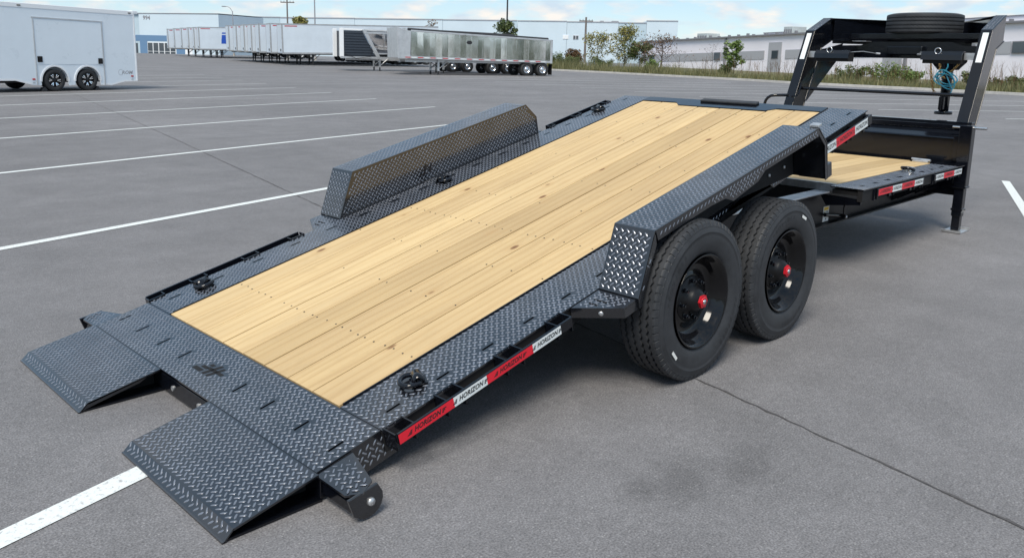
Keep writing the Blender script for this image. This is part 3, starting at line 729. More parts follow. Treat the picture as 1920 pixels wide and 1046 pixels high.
cap.cur = 1; cap.lathe([(-.116, .013), (-.122, .012), (-.124, .0)], 20)
CAP = cap.mesh('hub_cap', ['red', 'steel'])
lug = MB().lathe([(.004, .014), (-.006, .014), (-.007, .011), (-.024, .0105), (-.026, .007), (-.034, .007), (-.0345, 0)], 8, smooth=False)
LUG = lug.mesh('lug_nut', 'black')
def wheel(T, white_mark=None):
    wh = link('wheel', RIM, TR, T)
    link('tyre', TYRE, wh, T); link('hub', HUB, wh, T); link('hub_cap', CAP, wh, T)
    for k in range(8):
        a = 2*math.pi*k/8+.15; link('lug_nut', LUG, wh, T @ tr(.097*math.cos(a), -.038, .097*math.sin(a)))
    if white_mark is not None:
        r_, a = white_mark; ux, uz = -math.sin(a), math.cos(a); ox, oz = math.cos(a), math.sin(a)
        q = [(ox*(r_+dy)+ux*dx, -.1195, oz*(r_+dy)+uz*dx) for dx, dy in ((-.03, -.008), (.03, -.008), (.03, .008), (-.03, .008))]
        obj('tyre_mark', MB().add(q, [(3, 2, 1, 0)]), 'sticker', wh, T)
    return wh
WY = 1.2585
Ry = lambda a: Matrix.Rotation(a, 4, 'Y')
wheel(tr(2.364, -WY, .4), None if False else (.325, R(222))); wheel(tr(3.256, -WY, .4) @ Ry(R(40)), (.325, R(105)))
wheel(tr(2.364, WY, .4) @ rz(math.pi)); wheel(tr(3.256, WY, .4) @ rz(math.pi))
for x in (2.364, 3.256):
    obj('axle', MB().tube([(x, -1.2, .4), (x, 1.2, .4)], .057, 16), 'black', TR)
    for sg in (1, -1):
        obj('brake_drum', MB().lathe([(sg*1.02, .0), (sg*1.02, .15), (sg*1.235, .155), (sg*1.235, 0)], 28, 'y', True, tr(x, 0, .4)), 'black', TR)

# --- main frame
for sg in (1, -1):
    obj('beam_flange', MB().box((3.30, sg*.678, .5885), (5.09, sg*.792, .600)), 'bare', TR, None, .002)  # pale colour stands in for sky reflected along the flange
    mb = MB().box((5.092, sg*.678, .588), (7.62, sg*.792, .600)).box((1.7, sg*.678, .325), (7.62, sg*.792, .337)).prism([(1.7, sg*.728, .337), (7.62, sg*.728, .337), (7.62, sg*.728, .588), (3.30, sg*.728, .588), (1.7, sg*.728, .36)], (0, sg*.014, 0))
    if True: obj('main_beam', mb, 'satin', TR, None, .002)
obj('rear_crossmember', MB().box((1.66, -.79, .30), (1.70, .79, .35)), 'black', TR)
for x in (1.9, 2.8, 3.7, 4.25, 4.75): obj('frame_crossmember', MB().box((x, -.728, .34 if x < 3 else .40), (x+.06, .728, .36 if x < 2 else .42 if x < 3 else .50)), 'black', TR, None, .003)
for x in (2.1, 2.8, 3.5): obj('suspension_hanger', MB().box((x, -.80, .25), (x+.09, -.68, .325)).box((x, .68, .25), (x+.09, .80, .325)), 'black', TR)
for sg in (1, -1):   # web stiffeners and outriggers under the front deck
    for x in (6.55, 6.68, 7.15): obj('outrigger', MB().prism([(x, sg*.742, .587), (x, sg*1.06, .575), (x, sg*1.06, .545), (x, sg*.742, .36)], (.008, 0, 0)), 'black', TR)
    obj('outrigger', MB().prism([(5.02, sg*.742, .587), (5.02, sg*1.06, .575), (5.02, sg*1.06, .535), (5.02, sg*.80, .50)], (.012, 0, 0)), 'black', TR)
obj('warning_sticker', MB().box((5.118, -.7425, .345), (5.222, -.7435, .465)), 'sticker', TR)
st = MB(); st.add([(5.128, -.7440, .435), (5.212, -.7440, .435), (5.212, -.7440, .460), (5.128, -.7440, .460)], [(0, 1, 2, 3)]); st.add([(5.13, -.7440, .395), (5.165, -.7440, .395), (5.1475, -.7440, .428)], [(0, 1, 2)])
obj('sticker_print', st, 'yellow', TR)
st = MB()
for k in range(5): st.add([(5.172, -.7440, .425-k*.009), (5.21, -.7440, .425-k*.009), (5.21, -.7440, .428-k*.009), (5.172, -.7440, .428-k*.009)], [(0, 1, 2, 3)])
st.add([(5.128, -.7440, .383), (5.212, -.7440, .383), (5.212, -.7440, .386), (5.128, -.7440, .386)], [(0, 1, 2, 3)]); st.add([(5.165, -.7440, .358), (5.178, -.7440, .358), (5.178, -.7440, .372), (5.165, -.7440, .372)], [(0, 1, 2, 3)])
obj('sticker_lettering', st, 'ink', TR)
obj('release_lever', MB().tube([(5.385, -.80, .352), (5.375, -.80, .40), (5.372, -.80, .44), (5.382, -.805, .482)], .008, 8).tube([(5.385, -.742, .367), (5.385, -.815, .367)], .018, 12).tube([(5.10, -.765, .41), (5.36, -.775, .372)], .015, 10), 'black', TR)
obj('lever_bolt', MB().lathe([(-.814, .0), (-.814, .012), (-.824, .010), (-.824, 0)], 12, 'y', True, tr(5.385, 0, .367)), 'zinc', TR)

# --- fixed front deck
holes_f = [(5.16+.2616*k, 5.228+.2616*k, 0, 0) for k in range(8)]
for sg in (1, -1):
    y0, y1 = (.828, 1.08) if sg > 0 else (-1.08, -.828)
    hs = [(a, b, sg*.992-.006, sg*.992+.006) for a, b, _, _ in holes_f]
    mb = MB().plate(5.005, 7.21, y0, y1, .655, .008, hs); mb.lugs([(5.005, y0), (7.21, y0), (7.21, y1), (5.005, y1)], (0, 0, .6551), (1, 0, 0), (0, 1, 0), hs)
    obj('front_side_plate', mb, 'tread', TR)
    obj('front_side_channel', MB().box((5.01, sg*1.035, .560), (7.205, sg*1.072, .6465)).box((5.02, sg*.84, .60), (7.2, sg*1.03, .632)), 'matte', TR)
    obj('front_corner_plate', MB().prism([(7.213, y0, .653), (7.45, y0, .653), (7.45, y1, .653), (7.30, y1, .653), (7.213, y1, .653)], (0, 0, -.008)), 'black', TR)
for k in range(8):
    yc = .820-1.64/8*(k+.5); link('front_plank', plank_mesh(0, 2.19 if abs(yc) < .6 else 2.12, 1.64/8-.006, .038) if k in (0, 3) else bpy.data.objects['front_plank'].data if k < 3 or k == 7 else fpm, TR, tr(5.122, yc, .656+random.uniform(-.001, .001)))
    if k == 3: fpm = bpy.data.objects['front_plank.003'].data
obj('deck_edge_angle', MB().box((5.095, -.825, .60), (5.119, .825, .659)), 'zinc', TR, None, .002)
obj('deck_riser', MB().box((5.105, -.67, .338), (5.117, .67, .5995)), 'matte', TR)
T_f = ID
rail(5.23, 6.24, [(5.20, 5.26), (5.50, 5.60), (5.95, 6.05), (6.18, 6.24)], [(5.245, 5.528, 'r'), (5.528, 5.725, 'w'), (5.725, 6.01, 'r'), (6.01, 6.21, 'w')], 1.10, T_f, .586, -1, hgt=.055)
rail(6.50, 7.25, [(6.50, 6.56), (6.88, 6.98), (7.2, 7.25)], [(6.53, 6.735, 'w'), (6.735, 7.02, 'r'), (7.02, 7.235, 'w')], 1.10, T_f, .586, -1, hgt=.055)
rail(5.23, 7.25, [(5.20, 5.26), (5.9, 6.0), (6.5, 6.6), (7.2, 7.25)], [(5.3, 5.58, 'r'), (5.58, 5.76, 'w'), (6.6, 6.88, 'r'), (6.88, 7.06, 'w')], 1.10, T_f, .586, 1, hgt=.055)
dring('tie_down_ring', tr(6.40, -.905, .658) @ rz(R(170)) @ Matrix.Scale(1.1, 4), 'black', 'steel', .3)
obj('deck_tool', MB().box((7.22, -.80, .657), (7.30, -.66, .672)).tube([(7.24, -.82, .68), (7.27, -.64, .68)], .012, 8), 'zinc', TR, None, .003)

# --- bulkhead in front of the fixed deck
obj('bulkhead', MB().prism([(7.47, -1.0, .60), (7.47, -1.0, .885), (7.49, -1.0, .885), (7.49, -1.0, .60)], (0, 2.0, 0)), 'black', TR, None, .003)
obj('bulkhead_ledge', MB().prism([(7.455, -1.01, .8855), (7.465, -1.01, .897), (7.62, -1.01, .965), (7.63, -1.01, .955), (7.50, -1.01, .8855)], (0, 2.02, 0)), 'black', TR, None, .002)
obj('bulkhead_rail', MB().box((7.60, -1.01, .966), (7.68, 1.01, 1.01)).box((7.70, -1.01, .975), (7.80, 1.01, 1.035)), 'black', TR, None, .004)
obj('bulkhead_front', MB().box((7.62, -1.0, .45), (7.66, 1.0, .964)), 'black', TR)
obj('front_cross_beam', MB().box((7.50, -.98, .34), (7.61, .98, .60)), 'black', TR, None, .004)

# --- gooseneck uprights, arms and coupler
def upright(sg):
    yo, yi = .966*sg, .860*sg; ya, yb = min(yo, yi), max(yo, yi); ym = .913*sg
    dx = .268
    # rear flange follows (x,z); front flange is offset forward
    path = [(7.66, .88), (8.17, 1.93), (8.60, 2.093)]
    fl = MB()
    for (p, q) in zip(path[:-1], path[1:]):
        fl.prism([(p[0], ya, p[1]), (q[0], ya, q[1]), (q[0], yb, q[1]), (p[0], yb, p[1])], (.012, 0, -.006))
    obj('upright_flange', fl, 'black', TR, None, .002)
    un = Vector((.43, 0, .163)).normalized()
    tp = MB(); tp.lugs([(.01, ya), (.45, ya), (.45, yb), (.01, yb)], (8.17, 0, 1.9305), un, (0, 1, 0), q=.03, a=.011, b=.0035)
    obj('upright_tread', tp, 'tread', TR)
    obj('upright_web', MB().prism([(7.676, ya+.005, .88), (8.184, ya+.005, 1.918), (8.60, ya+.005, 2.080), (8.60, ya+.005, 1.83), (8.385, ya+.005, 1.752), (7.945, ya+.005, .88)], (0, yb-ya-.010, 0)), 'black', TR)
    obj('upright_flange', MB().prism([(7.94, ya, .88), (8.38, ya, 1.75), (8.38, yb, 1.75), (7.94, yb, .88)], (.014, 0, -.006)).prism([(8.3805, ya, 1.751), (8.62, ya, 1.835), (8.62, yb, 1.835), (8.3805, yb, 1.751)], (.012, 0, -.012)), 'black', TR, None, .002)
    if sg > 0: obj('neck_gusset', MB().prism([(7.86, .75*sg-.005, 1.145), (8.14, .75*sg-.005, 1.72), (8.70, .75*sg-.005, 1.80), (8.57, .75*sg-.005, 1.60)], (0, .010, 0)), 'black', TR)
    # white reflective strip on the rear flange
    d = Vector((.51, 0, 1.05)).normalized(); n_ = Vector((-d.z, 0, d.x)); P0 = Vector((8.013, 0, 1.607))+n_*.004
    q = [P0+d*0, P0+d*.325]
    obj('reflective_strip', MB().add([(q[0].x, ym-.027, q[0].z), (q[1].x, ym-.027, q[1].z), (q[1].x, ym+.027, q[1].z), (q[0].x, ym+.027, q[0].z)], [(0, 1, 2, 3)][::1]), 'tape_white', TR)
    # arm converging on the coupler
    A = Vector((8.60, ym, 0)); B = Vector((10.02, .13*sg, 0)); u = (B-A).normalized(); s_ = Vector((-u.y, u.x, 0))
    arm = MB()
    def slab(o0, o1, z0, z1):
        P = [A+s_*o0, B+s_*o0, B+s_*o1, A+s_*o1]; arm.prism([(p.x, p.y, z0) for p in P], (0, 0, z1-z0))
    slab(-.05, .05, 2.078, 2.09); slab(-.05, .05, 1.83, 1.842); slab(-.006, .006, 1.842, 2.078)
    obj('neck_arm', arm, 'black', TR, None, .002)
    if sg > 0:
        obj('neck_box_wall', MB().prism([(8.63, .84, 1.80), (8.63, .84, 2.07), (9.5, .44, 2.07), (9.5, .44, 1.80)], (0.004, .008, 0)), 'black', TR)
for sg in (1, -1): upright(sg)
obj('neck_front_plate', MB().prism([(9.55, .40, 1.78), (9.55, -.40, 1.78), (9.55, -.40, 2.07), (9.55, .40, 2.07)], (.01, 0, 0)), 'black', TR)
obj('cross_rung', MB().tube([(7.95, -.86, 1.282), (7.95, .86, 1.282)], .018, 12), 'black', TR)
obj('cross_plate', MB().prism([(8.74, -.80, 1.645), (8.74, -.80, 1.78), (8.74, -.55, 1.785), (8.74, -.42, 1.825), (8.74, .42, 1.825), (8.74, .55, 1.785), (8.74, .80, 1.78), (8.74, .80, 1.645)], (.012, 0, 0)), 'black', TR)
obj('cross_plate_shelf', MB().box((8.55, -.80, 1.642), (8.739, .80, 1.650)), 'black', TR)
obj('shelf_reflector', MB().box((8.60, .44, 1.826), (8.76, .60, 1.830)), 'zinc', TR)
for y in (-.33, .33): obj('spare_rail', MB().box((8.80 if y < 0 else 9.35, -.80 if y < 0 else -.5, 1.862), (8.86 if y < 0 else 9.41, .70 if y < 0 else .5, 1.918)), 'black', TR, None, .003)
obj('gauge_box', MB().box((8.66, -.16, 1.68), (8.735, .22, 1.775)), 'black', TR, None, .01)
for sg in (1, -1):   # hinged hoods over the coupler controls
    y0, y1 = sorted((.762*sg, .374*sg))
    pr = [(8.10, 1.715), (8.03, 1.712), (7.995, 1.675), (7.990, 1.625), (8.0, 1.625), (8.004, 1.672), (8.035, 1.703), (8.10, 1.706)]
    obj('control_hood', MB().prism([(x, y0, z) for x, z in pr], (0, y1-y0, 0)), 'black', TR)
    obj('control_box', MB().box((8.03, y0+.01, 1.59), (8.16, y1-.01, 1.69)), 'matte', TR)
    obj('hood_arm', MB().box((8.08, sg*.76, 1.63), (8.12, sg*.90, 1.70)), 'zinc' , TR)
    yc = (.60 if sg > 0 else -.53)
    ring = [(8.0+.012*math.cos(0), yc+.030*math.cos(2*math.pi*k/16), 1.715+.030*math.sin(2*math.pi*k/16)) for k in range(17)]
    obj('hood_ring', MB().tube(ring, .0055, 8, False), 'steel', TR)
    obj('hood_cable', MB().tube([(8.02, .42*sg, 1.69), (8.2, .30*sg, 1.705), (8.4, .22*sg, 1.685)], .004, 6).tube([(8.39, .235*sg, 1.687), (8.42, .20*sg, 1.684)], .011, 8), 'zinc', TR)
obj('grab_handle', MB().tube([(7.4, 1.01, 1.11), (7.4, 1.0, 1.15), (7.4, .975, 1.183), (7.4, .94, 1.203), (7.42, .90, 1.21), (7.5, .80, 1.216), (7.72, .90, 1.2)], .016, 10), 'black', TR)
obj('air_line', MB().tube([(7.72, .85, 1.19), (7.80, .84, 1.195), (7.86, .84, 1.23), (7.90, .85, 1.30), (7.93, .86, 1.33)], .012, 8), 'black', TR)
# coupler
CX = 10.14
obj('coupler_tube', MB().lathe([(1.0, 0), (1.0, .058), (1.40, .058), (1.40, .066), (1.44, .066), (1.44, .062), (1.80, .062), (1.80, 0)], 28, 'z', True, tr(CX, 0, 0)), 'black', TR)
obj('coupler_flange', MB().lathe([(.975, 0), (.968, .100), (.972, .105), (1.005, .105), (1.010, .10), (1.012, .058)], 28, 'z', True, tr(CX, 0, 0)), 'black', TR)
obj('coupler_latch', MB().box((CX-.13, -.03, 1.03), (CX-.058, .03, 1.19)).box((CX-.15, -.012, 1.02), (CX-.125, .012, 1.16)), 'black', TR, None, .006)
obj('coupler_gusset', MB().prism([(CX-.02, .21, 1.84), (CX-.02, .21, 1.62), (CX-.02, .12, 1.52), (CX-.02, -.12, 1.52), (CX-.02, -.21, 1.62), (CX-.02, -.21, 1.84)], (.02, 0, 0)).box((CX-.2, -.22, 1.80), (CX+.2, .22, 1.84)), 'black', TR, None, .003)
def chain(pts, r_=.0145, w_=.0045):
    mb_ = MB(); P = [Vector(p) for p in pts]; d = 0
    tot = sum((b-a).length for a, b in zip(P[:-1], P[1:])); nlk = int(tot/.026); k = 0
    for i in range(nlk):
        s_ = (i+.5)*tot/nlk; acc = 0
        for a, b in zip(P[:-1], P[1:]):
            l = (b-a).length
            if acc+l >= s_: c_ = a.lerp(b, (s_-acc)/l); t = (b-a).normalized(); break
            acc += l
        u = t.orthogonal().normalized(); v = t.cross(u); u, v = (u, v) if i % 2 else (v, u)
        mb_.tube([c_+t*(.021*math.cos(2*math.pi*q/10))+u*(.0125*math.sin(2*math.pi*q/10)) for q in range(11)], .0048, 5, False)
    return mb_
obj('safety_chain', chain([(10.0, .17, 1.63), (10.0, .155, 1.5), (10.0, .13, 1.38), (10.0, .105, 1.27), (10.02, .09, 1.235)]), 'brass', TR)
obj('safety_chain', chain([(9.98, .06, 1.64), (9.98, .045, 1.52), (9.98, .02, 1.45), (9.98, -.02, 1.42)]), 'brass', TR)
obj('safety_chain', chain([(10.0, -.02, 1.46), (10.0, -.10, 1.52), (10.0, -.16, 1.60)]), 'brass', TR)
hs = []
for k in range(100):
    a = 2*math.pi*k/30; wob = .02*math.sin(k*.21)
    hs.append((9.97+.02*math.sin(k*.09), -.035+wob*2.2+(.105+.018*math.sin(k*.13))*math.cos(a), 1.40+.025*math.sin(k*.06)+(.088+.012*math.cos(k*.17))*math.sin(a)))
obj('air_hose', MB().tube([(9.99, -.03, 1.66), (9.985, -.04, 1.56), (9.97, -.0, 1.46)]+hs+[(9.98, -.12, 1.28), (10.0, -.10, 1.24)], .0075, 7), 'hose', TR)
# spare wheel laid flat on its rails
sp = wheel(tr(9.12, 0, 2.032) @ Matrix.Rotation(R(-90), 4, 'X'))
# --- jacks
for sg in (1, -1):
    x, y = 7.478, 1.04*sg
    j = obj('jack_leg', MB().box((x-.055, y-.055, .42), (x+.055, y+.055, 1.02)).box((x-.062, y-.062, .425), (x+.062, y+.062, .445)), 'black', TR, None, .006)
    obj('jack_inner_leg', MB().box((x-.044, y-.044, .15), (x+.044, y+.044, .42)).box((x-.052, y-.052, .205), (x+.052, y+.052, .228)), 'black', j, None, .005)
    obj('jack_drop_leg', MB().box((x-.036, y-.036, .012), (x+.036, y+.036, .16)), 'black', j, None, .004)
    obj('jack_foot', MB().box((x-.13, y-.085, .003), (x+.13, y+.085, .011)).box((x-.14, y-.085, .008), (x-.13, y+.085, .028)).box((x+.13, y-.085, .008), (x+.14, y+.085, .028)), 'zinc' if sg > 0 else 'zinc', j)
    obj('jack_crank', MB().tube([(x, y-sg*.13, .998), (x, y+sg*.055, .999)], .011, 10).tube([(x, y+sg*.055, .999), (x, y+sg*.165, 1.0)], .014, 10), 'steel', j)
    obj('jack_pin', MB().tube([(x-.03, y+sg*.05, .218), (x-.03, y+sg*.075, .222)], .009, 8), 'steel', j)
    obj('jack_bracket', MB().box((x-.05, y-sg*.056, .46), (x+.05, y-sg*.12, .60)).box((x-.04, y-sg*.056, .70), (x+.14, y-sg*.10, .92)), 'black', TR, None, .003)

# ================================================================== enclosed white trailer
EN_A = R(15)
ET = tr(8.87, 28.3, 0) @ rz(EN_A)
EN = thing('enclosed_trailer', 'white enclosed cargo trailer with side door and black-and-silver alloy wheels', 'trailer', ET)
# side outline in (s, z) with wheel arches; visible side is local y=0, body extends to y=+2.55
W1, W2, WR = -.58, .64, .43
prof = [(2.62, .31), (2.62, 2.87), (-8.2, 2.97), (-8.2, .40), (-1.95, .385), (-1.40, .235)]
def arch(c_): return [(c_-.49, .215)]+[(c_+.49*math.cos(R(180-k*15)), .345+.525*math.sin(R(180-k*15))) for k in range(1, 12)]+[(c_+.49, .20)]
prof += arch(W1)+arch(W2)+[(1.56, .175), (2.10, .30)]
mb = MB(); n = len(prof)
V = [(x, 0, z) for x, z in prof]+[(x, .03, z) for x, z in prof]
mb.add(V, [tuple(range(n))[::-1]]+[(i, (i+1) % n, n+(i+1) % n, n+i) for i in range(n)])
import bmesh
me = mb.mesh('side_skin', 'white_gel'); bmm = bmesh.new(); bmm.from_mesh(me); bmesh.ops.triangulate(bmm, faces=[f for f in bmm.faces if len(f.verts) > 4]); bmesh.ops.recalc_face_normals(bmm, faces=bmm.faces[:]); bmm.to_mesh(me); bmm.free()
link('side_skin', me, EN, ET)
obj('body', MB().box((-8.2, .031, .92), (2.60, 2.55, 2.86)).box((-8.1, .35, .40), (2.58, 2.25, .93)), 'white_gel', EN, ET)
obj('roof_rail', MB().prism([(2.63, -.012, 2.74), (2.63, -.012, 2.90), (-8.2, -.012, 3.0), (-8.2, -.012, 2.85)], (0, .06, 0)), 'white_trim', EN, ET, .012)
obj('rear_post', MB().box((2.60, -.012, .31), (2.66, .08, 2.90)), 'white_trim', EN, ET, .008)
obj('roof_spoiler', MB().box((2.58, -.02, 2.80), (2.80, 2.57, 2.92)), 'white_trim', EN, ET, .015)
obj('lower_trim', MB().prism([(-1.95, -.006, .385), (-8.2, -.006, .40), (-8.2, -.006, .47), (-1.95, -.006, .455), (-1.38, -.006, .30), (-1.38, -.006, .235)], (0, .005, 0)).prism([(1.23, -.006, .195), (1.56, -.006, .175), (2.10, -.006, .30), (2.60, -.006, .31), (2.60, -.006, .36), (2.08, -.006, .35), (1.56, -.006, .225), (1.23, -.006, .25)], (0, .005, 0)), 'white_trim', EN, ET)
for c_ in (W1, W2):
    V = [];
    for k in range(25):
        a = math.pi*k/24
        for r1, r2, y in ((.47, .505, -.02), (.53, .565, -.02), (.53, .565, .0), (.47, .505, .10)): V.append((c_+r1*math.cos(a), y, .345+r2*math.sin(a)))
    obj('fender_flare', MB().add(V, [(k*4+j, k*4+j+1, k*4+5+j, k*4+4+j) for k in range(24) for j in range(3)]), 'white_trim', EN, ET)
d = obj('side_door', MB().box((-1.19, -.010, .93), (1.27, -.001, 2.46)), 'white_gel', EN, ET)
obj('door_frame', MB().box((-1.235, -.022, .24), (-1.195, -.002, 2.50)).box((1.275, -.022, .20), (1.315, -.002, 2.45)).prism([(-1.26, -.024, 2.47), (1.33, -.024, 2.43), (1.33, -.024, 2.475), (-1.26, -.024, 2.515)], (0, .021, 0)), 'alu', d, ET, .004)
for x, z in ((-1.07, 1.10), (1.16, 1.05)):
    obj('door_latch', MB().box((x-.085, -.032, z-.10), (x+.085, -.0105, z+.10)).box((x-.05, -.046, z-.06), (x+.01, -.032, z+.06)), 'black', d, ET, .012)
for x in (-6.4, -4.0, -1.65, 2.45): obj('marker_lamp', MB().box((x-.06, -.030, 2.80-.009*(x-2.6)), (x+.06, -.013, 2.84-.009*(x-2.6))), 'lens_amber', EN, ET, .006)
for x, z in ((-1.33, .40), (2.43, .47)):
    obj('side_reflector', MB().box((x-.05, -.016, z), (x+.05, -.007, z+.055)), 'lens_red', EN, ET, .004); obj('vent_tab', MB().box((x-.04, -.013, z-.10), (x+.04, -.007, z-.075)), 'box_grey', EN, ET)
vx, fx = text_geo('ROM', .17, .25, 1.2, 1.0, .006)
mb = MB().add([(2.22+x, -.0015, .63+y) for x, y in vx], fx)
for k in range(20):
    a0, a1 = R(40+k*14), R(54+k*14); V = [(1.96+r_*math.cos(a), -.0015, .64+r_*1.1*math.sin(a)) for a in (a0, a1) for r_ in (.085, .097)]
    mb.add(V, [(0, 1, 3, 2)])
obj('side_logo', mb, 'wall_grey', EN, ET)
tprof = [(-.075, .235), (-.095, .25), (-.105, .29), (-.100, .345), (-.085, .372), (-.05, .38), (.05, .38), (.085, .372), (.105, .29), (.075, .235)]
TY2 = MB().lathe(tprof, 40).mesh('tyre', 'rubber_far')
sp_ = MB().lathe([(-.075, .238), (-.082, .240), (-.084, .230), (-.07, .222), (-.03, .215)], 40)
al = MB().lathe([(-.03, .222), (-.035, .12), (-.045, .06), (-.05, 0)], 36); al.cur = 1
for k in range(6):
    for off in (-.16, .16):
        a = 2*math.pi*k/6+.25+off; b = 2*math.pi*k/6+.25+off*.35
        P = []
        for r_, w_, aa, y in ((.215, .012, a, -.076), (.19, .016, a, -.079), (.14, .013, (a+b)/2, -.072), (.09, .008, b, -.062)):
            P.append((r_, w_, aa, y))
        V = []
        for r_, w_, aa, y in P:
            ux, uz = math.cos(aa), math.sin(aa); V += [(r_*ux-w_*uz, y, r_*uz+w_*ux), (r_*ux+w_*uz, y, r_*uz-w_*ux)]
        al.add(V, [(2*i, 2*i+1, 2*i+3, 2*i+2) for i in range(3)])
RIM2 = al.mesh('wheel', ['rim', 'polished']); LIP2 = sp_.mesh('rim_lip', 'rim')
for c_, z in ((W1, .38), (W2, .38)):
    for y, ro in ((.10, 0), (2.45, math.pi)):
        T = ET @ tr(c_, y, z) @ rz(ro) @ Ry(.3 if c_ < 0 else .9); wh = link('wheel', RIM2, EN, T); link('tyre', TY2, wh, T); link('rim_lip', LIP2, wh, T)
obj('underframe', MB().box((-8.0, .3, .30), (2.4, .42, .42)).box((-8.0, 2.1, .30), (2.4, 2.22, .42)), 'dark', EN, ET)
obj('stabiliser_wheel', MB().lathe([(-.06, 0), (-.06, .2), (.06, .2), (.06, 0)], 24, 'y', False, tr(-2.6, .5, .26)), 'dark', EN, ET)
for x, f_ in ((W1-.36, 1), (W2+.36, -1)):
    mb = MB().prism([(-.13*f_, .0, .002), (.10*f_, .0, .002), (.02*f_, .0, .16), (-.06*f_, .0, .14)], (0, .16, 0))
    tag(obj('wheel_chock', mb, 'dark', None, ET @ tr(x, .03, 0), .01), 'black wheel chock against the %s wheel of the white enclosed trailer' % ('forward' if f_ > 0 else 'rear'), 'wheel chock')

# ================================================================== parked semi trailers
AX = R(-20)
def semi_wheel(r_=.52):
    return MB().lathe([(-.12, .27), (-.145, .30), (-.15, .44), (-.12, .505), (-.10, .52), (.10, .52), (.14, .48), (.12, .27)], 28).mesh('tyre', 'rubber_far')
ST = semi_wheel()
sr = MB().lathe([(-.12, .275), (-.13, .28), (-.13, .26), (-.08, .235), (-.06, .20), (-.075, .16), (-.10, .13), (-.12, .10), (-.13, .06), (-.13, 0)], 24); sr.cur = 1
for k in range(10):
    a = 2*math.pi*k/10; sr.tube([(.18*math.cos(a), -.058, .18*math.sin(a)), (.18*math.cos(a), -.075, .18*math.sin(a))], .028, 6)
SRIM = sr.mesh('wheel', ['polished', 'dark']); 
sr2 = MB().lathe([(-.12, .275), (-.13, .26), (-.05, .235), (-.02, .16), (-.05, .10), (-.09, .06), (-.09, 0)], 20); SRIM2 = sr2.mesh('wheel', 'box_grey')
def bogie(root, T, xs, rimm, wid=2.5):
    for x in xs:
        for y, ro in ((.16, 0), (.50, 0), (wid-.16, math.pi)):
            T2 = T @ tr(x, y, .52) @ rz(ro); wh = link('wheel', rimm, root, T2); link('tyre', ST, wh, T2)
        obj('axle', MB().tube([(x, .2, .52), (x, wid-.2, .52)], .07, 10), 'dark', root, T)
def leg(root, T, x, wid, mt, braces=True):
    for y in (.35, wid-.45):
        l_ = obj('landing_leg', MB().box((x-.07, y, .30), (x+.07, y+.13, 1.08)), mt, root, T)
        obj('leg_foot', MB().box((x-.05, y+.02, .02), (x+.05, y+.11, .31)).box((x-.13, y-.05, .0), (x+.13, y+.18, .025)), 'dark', l_, T)
        if braces: obj('leg_brace', MB().tube([(x+.05, y+.06, .45), (x+.75, y+.06, 1.05)], .03, 8), mt, root, T)
    obj('leg_cross_brace', MB().tube([(x, .4, .5), (x, wid-.4, .95)], .025, 6).tube([(x, .4, .95), (x, wid-.4, .5)], .025, 6), 'dark', root, T)
def box_trailer(ox, oy, label, group=None, logo=False, L=16.1, pitch=0.0, H=4.05, stain=0):
    """origin: ground below the near front corner; local +x to the rear, +y away"""
    T = tr(ox, oy, gz(ox, oy)) @ rz(AX) @ Ry(pitch); W_ = 2.55
    r = thing('box_semi_trailer', label, 'semi trailer', T, group)
    obj('box_body', MB().box((.02, .0, 1.15), (L, W_, H)), 'box_white', r, T)
    obj('roof_rail', MB().box((0, -.015, H-.10), (L, .10, H+.012)).box((.0, -.015, H-.10), (.02, W_, H+.012)), 'box_grey', r, T)
    obj('bottom_rail', MB().box((0, -.02, 1.06), (L, .06, 1.22)), 'box_grey', r, T)
    for x, y in ((-.006, -.012), (-.006, W_-.10)): obj('corner_post', MB().box((x, y, 1.10), (x+.13, y+.12, H)), 'box_grey', r, T)
    for k in range(1, 13): obj('panel_seam', MB().box((k*L/13-.012, -.009, 1.225), (k*L/13+.012, -.002, H-.105)), 'box_white', r, T)
    obj('front_panel', MB().box((-.005, .13, 1.20), (.018, W_-.12, H-.11)), 'box_white', r, T)
    obj('connector_box', MB().box((-.04, .55, 1.32), (-.006, .90, 1.55)), 'dark', r, T)
    obj('red_placard', MB().box((.3, -.018, H-.26), (1.5, -.010, H-.18)), 'lens_red', r, T)
    obj('underframe', MB().box((.5, .5, .98), (L-.3, .62, 1.149)).box((.5, 1.9, .98), (L-.3, 2.02, 1.149)), 'dark', r, T)
    leg(r, T, 3.0, W_, 'dark'); bogie(r, T, (L-2.6, L-1.3), SRIM2, W_)
    if logo:
        mb = MB().add([(2.9, -.0105, 2.5), (4.3, -.0105, 2.5), (4.3, -.0105, 3.05), (2.95, -.0105, 3.05)], [(0, 1, 2, 3)]).add([(2.95, -.0105, 3.2), (4.3, -.0105, 3.2), (4.3, -.0105, 3.38), (3.0, -.0105, 3.38)], [(0, 1, 2, 3)])
        mb.add([(2.85, -.0105, 1.9), (4.3, -.0105, 1.9), (4.1, -.0105, 2.2), (3.6, -.0105, 2.499), (2.88, -.0105, 2.499)], [(0, 1, 2, 3, 4)])
        obj('side_logo', mb, 'logo_blue', r, T)
    return r
rowd = Vector((6.63, 29.1)).normalized(); o0 = Vector((41.33, 71.13))
spots = [(-1.9, 'long plain white box semi trailer parked beside the tank-like dump trailer', None), (2.0, 0, 1), (6.0, 0, 1), (9.0, 0, 1), (11.9, 0, 1), (15.2, 0, 1), (18.6, 0, 1), (34.4, 'white box semi trailer with blue logo on its side', None), (37.4, 0, 2), (41.0, 0, 2), (45.7, 0, 2), (51.0, 0, 2), (56, 0, 2)]
ORD = ('first', 'second', 'third', 'fourth', 'fifth', 'sixth'); cnt = {1: 0, 2: 0}
